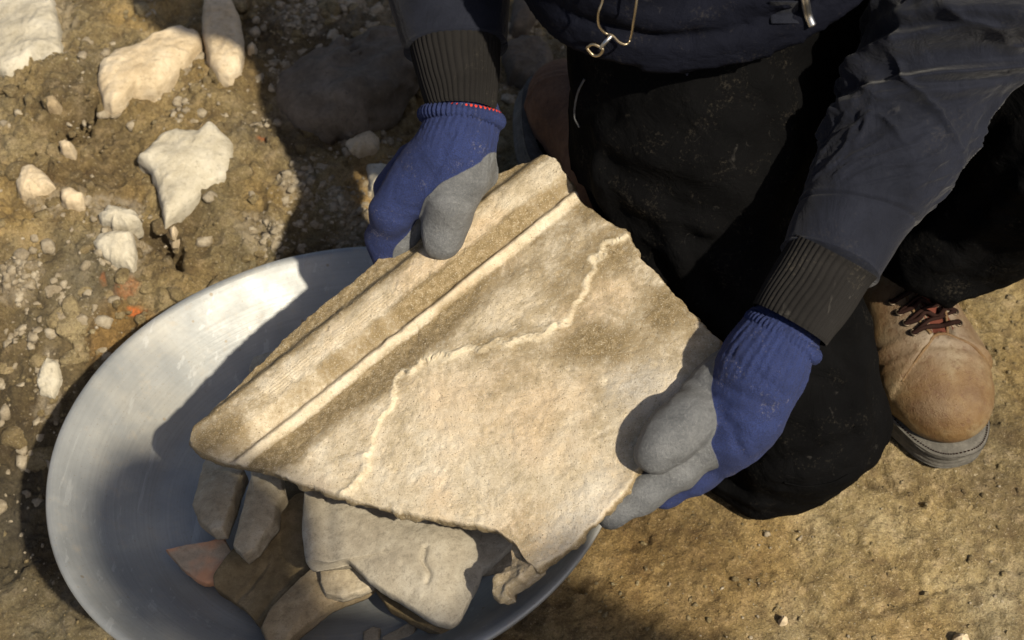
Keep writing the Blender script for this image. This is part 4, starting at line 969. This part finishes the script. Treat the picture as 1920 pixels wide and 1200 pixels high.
        # facing edges: two curved leather welts from the toe leather up to the ankle
        for sd in (-1, 1):
            pts = [surf(.200, sd*.010+.0, .001), surf(.175, sd*.016, .001), surf(.125, sd*.018, .001), surf(.10, sd*.019, .001)]
            V, F = tube(Wd(np.array(pts)), .0016, 8, 40); link('facing_edge', V, F, M_BOOT, o)
        pts = [surf(.198+.62*abs(y), y, .0) for y in (-.046, -.040, -.032, -.024, -.014, -.006, .006, .014, .024, .032, .040, .046)]
        V, F = tube(Wd(np.array(pts)), .0017, 8, 60); link('vamp_edge', V, F, M_BOOT, o)
    return o
toe = P(1795, 872, .0); heel = P(1612, 545, .0); fd = unit(toe-heel); O = toe-fd*.293
b1 = boot('boot', O, fd, np.array([0, 0, 1.])); b1['label'] = 'worn tan leather boot with brown laces and a grey rubber sole'
# boot of the kneeling leg, lying on its toe with the sole turned to the left
b2 = boot('boot', P(1100, 530, .06), unit(P(1012, 150, .05)-P(1100, 530, .05)), unit([.50, -.2, .8]), True, False); b2['label'] = 'brown boot in the shade seen from the sole'

BO = np.array([0, -.02, -.05])
# body inside the clothes: trunk, neck and head above the frame
def f_body(p):
    p = p-BO
    f = chain(p, [(np.array([.165, 1.03, .56]), .10), (np.array([.165, .99, .77]), .09), (np.array([.165, .93, .88]), .055), (np.array([.165, .90, .93]), .052)], .04)
    hd = ellip(p, (.165, .865, 1.02), (.076, .098, .112)); f = smin(f, hd, .03)
    f = smin(f, cone(p, np.array([.165, .775, 1.0]), np.array([.165, .758, .975]), .009, .013), .012)
    for sd in (-1, 1): f = smin(f, ellip(p, (.165+sd*.078, .88, 1.0), (.010, .020, .030)), .008); f = -smin(-f, cone(p, np.array([.165+sd*.032, .755, 1.01]), np.array([.165+sd*.032, .765, 1.01]), .014, .014), .012)
    f = -smin(-f, cone(p, np.array([.143, .772, .945]), np.array([.187, .772, .945]), .003, .003), .006)
    return f
V, F = nets(f_body, (.03, .68, .42), (.30, 1.12, 1.13), .006)
link('body', relax(V, F, 1), F, sherd_mat('skin', (.40, .24, .17), (.46, .29, .21), (.5, .33, .25)), PER)
def f_hat(p):
    p = p-BO
    h = ellip(p, (.165, .875, 1.03), (.086, .106, .118)); return np.maximum(np.maximum(h, -(h+.012)), 1.045+.4*(p[..., 1]-.87)*-.3-p[..., 2])
V, F = nets(f_hat, (.05, .72, .91), (.28, .99, 1.13), .005); link('knitted_hat', relax(V, F, 1), F, M_RIB, PER)

# unseen standing figure added right of the viewpoint to cast soft shade over the basin
BY = np.array([.610, -.412, 0.]); AX = unit([-.64, .77, 0]); AS = np.array([AX[1], -AX[0], 0])
def bp(s_, f_, z): return BY+AS*s_+AX*f_+np.array([0, 0, z])
PB = tag(empty('person', BY), 'unseen person standing in a brown coat beside the viewpoint, added to shade the basin', 'person')
def f_coat(p):
    f = chain(p, [(bp(0, 0, .95), .165), (bp(0, 0, 1.2), .155), (bp(0, 0, 1.38), .13)], .05)
    for sd in (-1, 1): f = smin(f, chain(p, [(bp(sd*.19, 0, 1.42), .075), (bp(sd*.27, -.02, 1.14), .062), (bp(sd*.20, .16, .98), .05)], .03), .05)
    return f+.004*fbm(p*14, 3, 210)
V, F = nets(f_coat, BY+[-.5, -.5, .7], BY+[.5, .5, 1.6], .014); link('coat', V, F, M_SB_CLOTH, PB)
def f_legs(p):
    f = None
    for sd in (-1, 1):
        g_ = chain(p, [(bp(sd*.08, 0, .9), .11), (bp(sd*.11, .02, .5), .075), (bp(sd*.12, 0, .10), .062)], .03); f = g_ if f is None else smin(f, g_, .03)
    return f+.004*fbm(p*14, 3, 211)
V, F = nets(f_legs, BY+[-.35, -.35, .0], BY+[.35, .35, 1.1], .014); link('trousers', V, F, M_TROUSER, PB)  # trousers of the added unseen figure
def f_bd(p):
    f = chain(p, [(bp(0, 0, 1.3), .09), (bp(0, .01, 1.55), .055)], .03); f = smin(f, ellip(p, bp(0, .03, 1.66), (.08, .08, .115)), .03)
    f = smin(f, ellip(p, bp(0, .125, 1.645), (.014, .014, .022)), .012)
    for sd in (-1, 1):
        f = smin(f, ellip(p, bp(sd*.083, .02, 1.65), (.012, .012, .028)), .008); h0 = bp(sd*.18, .20, .975)
        f = np.minimum(f, smin(cone(p, bp(sd*.2, .14, .985), h0, .030, .034), cone(p, h0, h0+AX*.05-AS*sd*.03, .030, .026), .02))
        for q in range(4): a = h0+AX*.05-AS*sd*.03+np.array([0, 0, .024-.016*q]); f = smin(f, chain(p, [(a, .009), (a+AX*.03-AS*sd*.02, .008), (a+AX*.035-AS*sd*.045, .007)], .004), .004)
        f = smin(f, chain(p, [(h0+[0, 0, .025], .011), (h0+AX*.03+[0, 0, .045], .010), (h0+AX*.055-AS*sd*.02+[0, 0, .045], .009)], .004), .006)
    return f
V, F = nets(f_bd, BY+[-.45, -.45, .90], BY+[.45, .45, 1.82], .008); link('body', V, F, bpy.data.materials['skin'], PB)  # body of the added unseen figure
V, F = nets(lambda p: np.maximum(ellip(p, bp(0, .02, 1.675), (.09, .09, .122)), 1.68-p[..., 2]), BY+[-.2, -.2, 1.6], BY+[.2, .2, 1.85], .008); link('knitted_hat', V, F, M_RIB, PB)
for sd in (-1, 1):
    g0 = bp(sd*.12, -.07, .045); V, F = nets(lambda p: np.maximum(smin(chain(p, [(g0, .042), (g0+AX*.2, .045)], .02), cone(p, bp(sd*.12, 0, .05), bp(sd*.12, 0, .16), .05, .05), .03), .002-p[..., 2]), g0+[-.3, -.3, -.06], g0+[.3, .35, .16], .008); link('boot', V, F, M_BOOTD, PB)  # boots of the added unseen figure

for o in bpy.data.objects:
    if '_b' in o: del o['_b']
print('objects', len(bpy.data.objects), 'tris', sum(len(m.loop_triangles) or len(m.polygons)*2 for m in bpy.data.meshes))
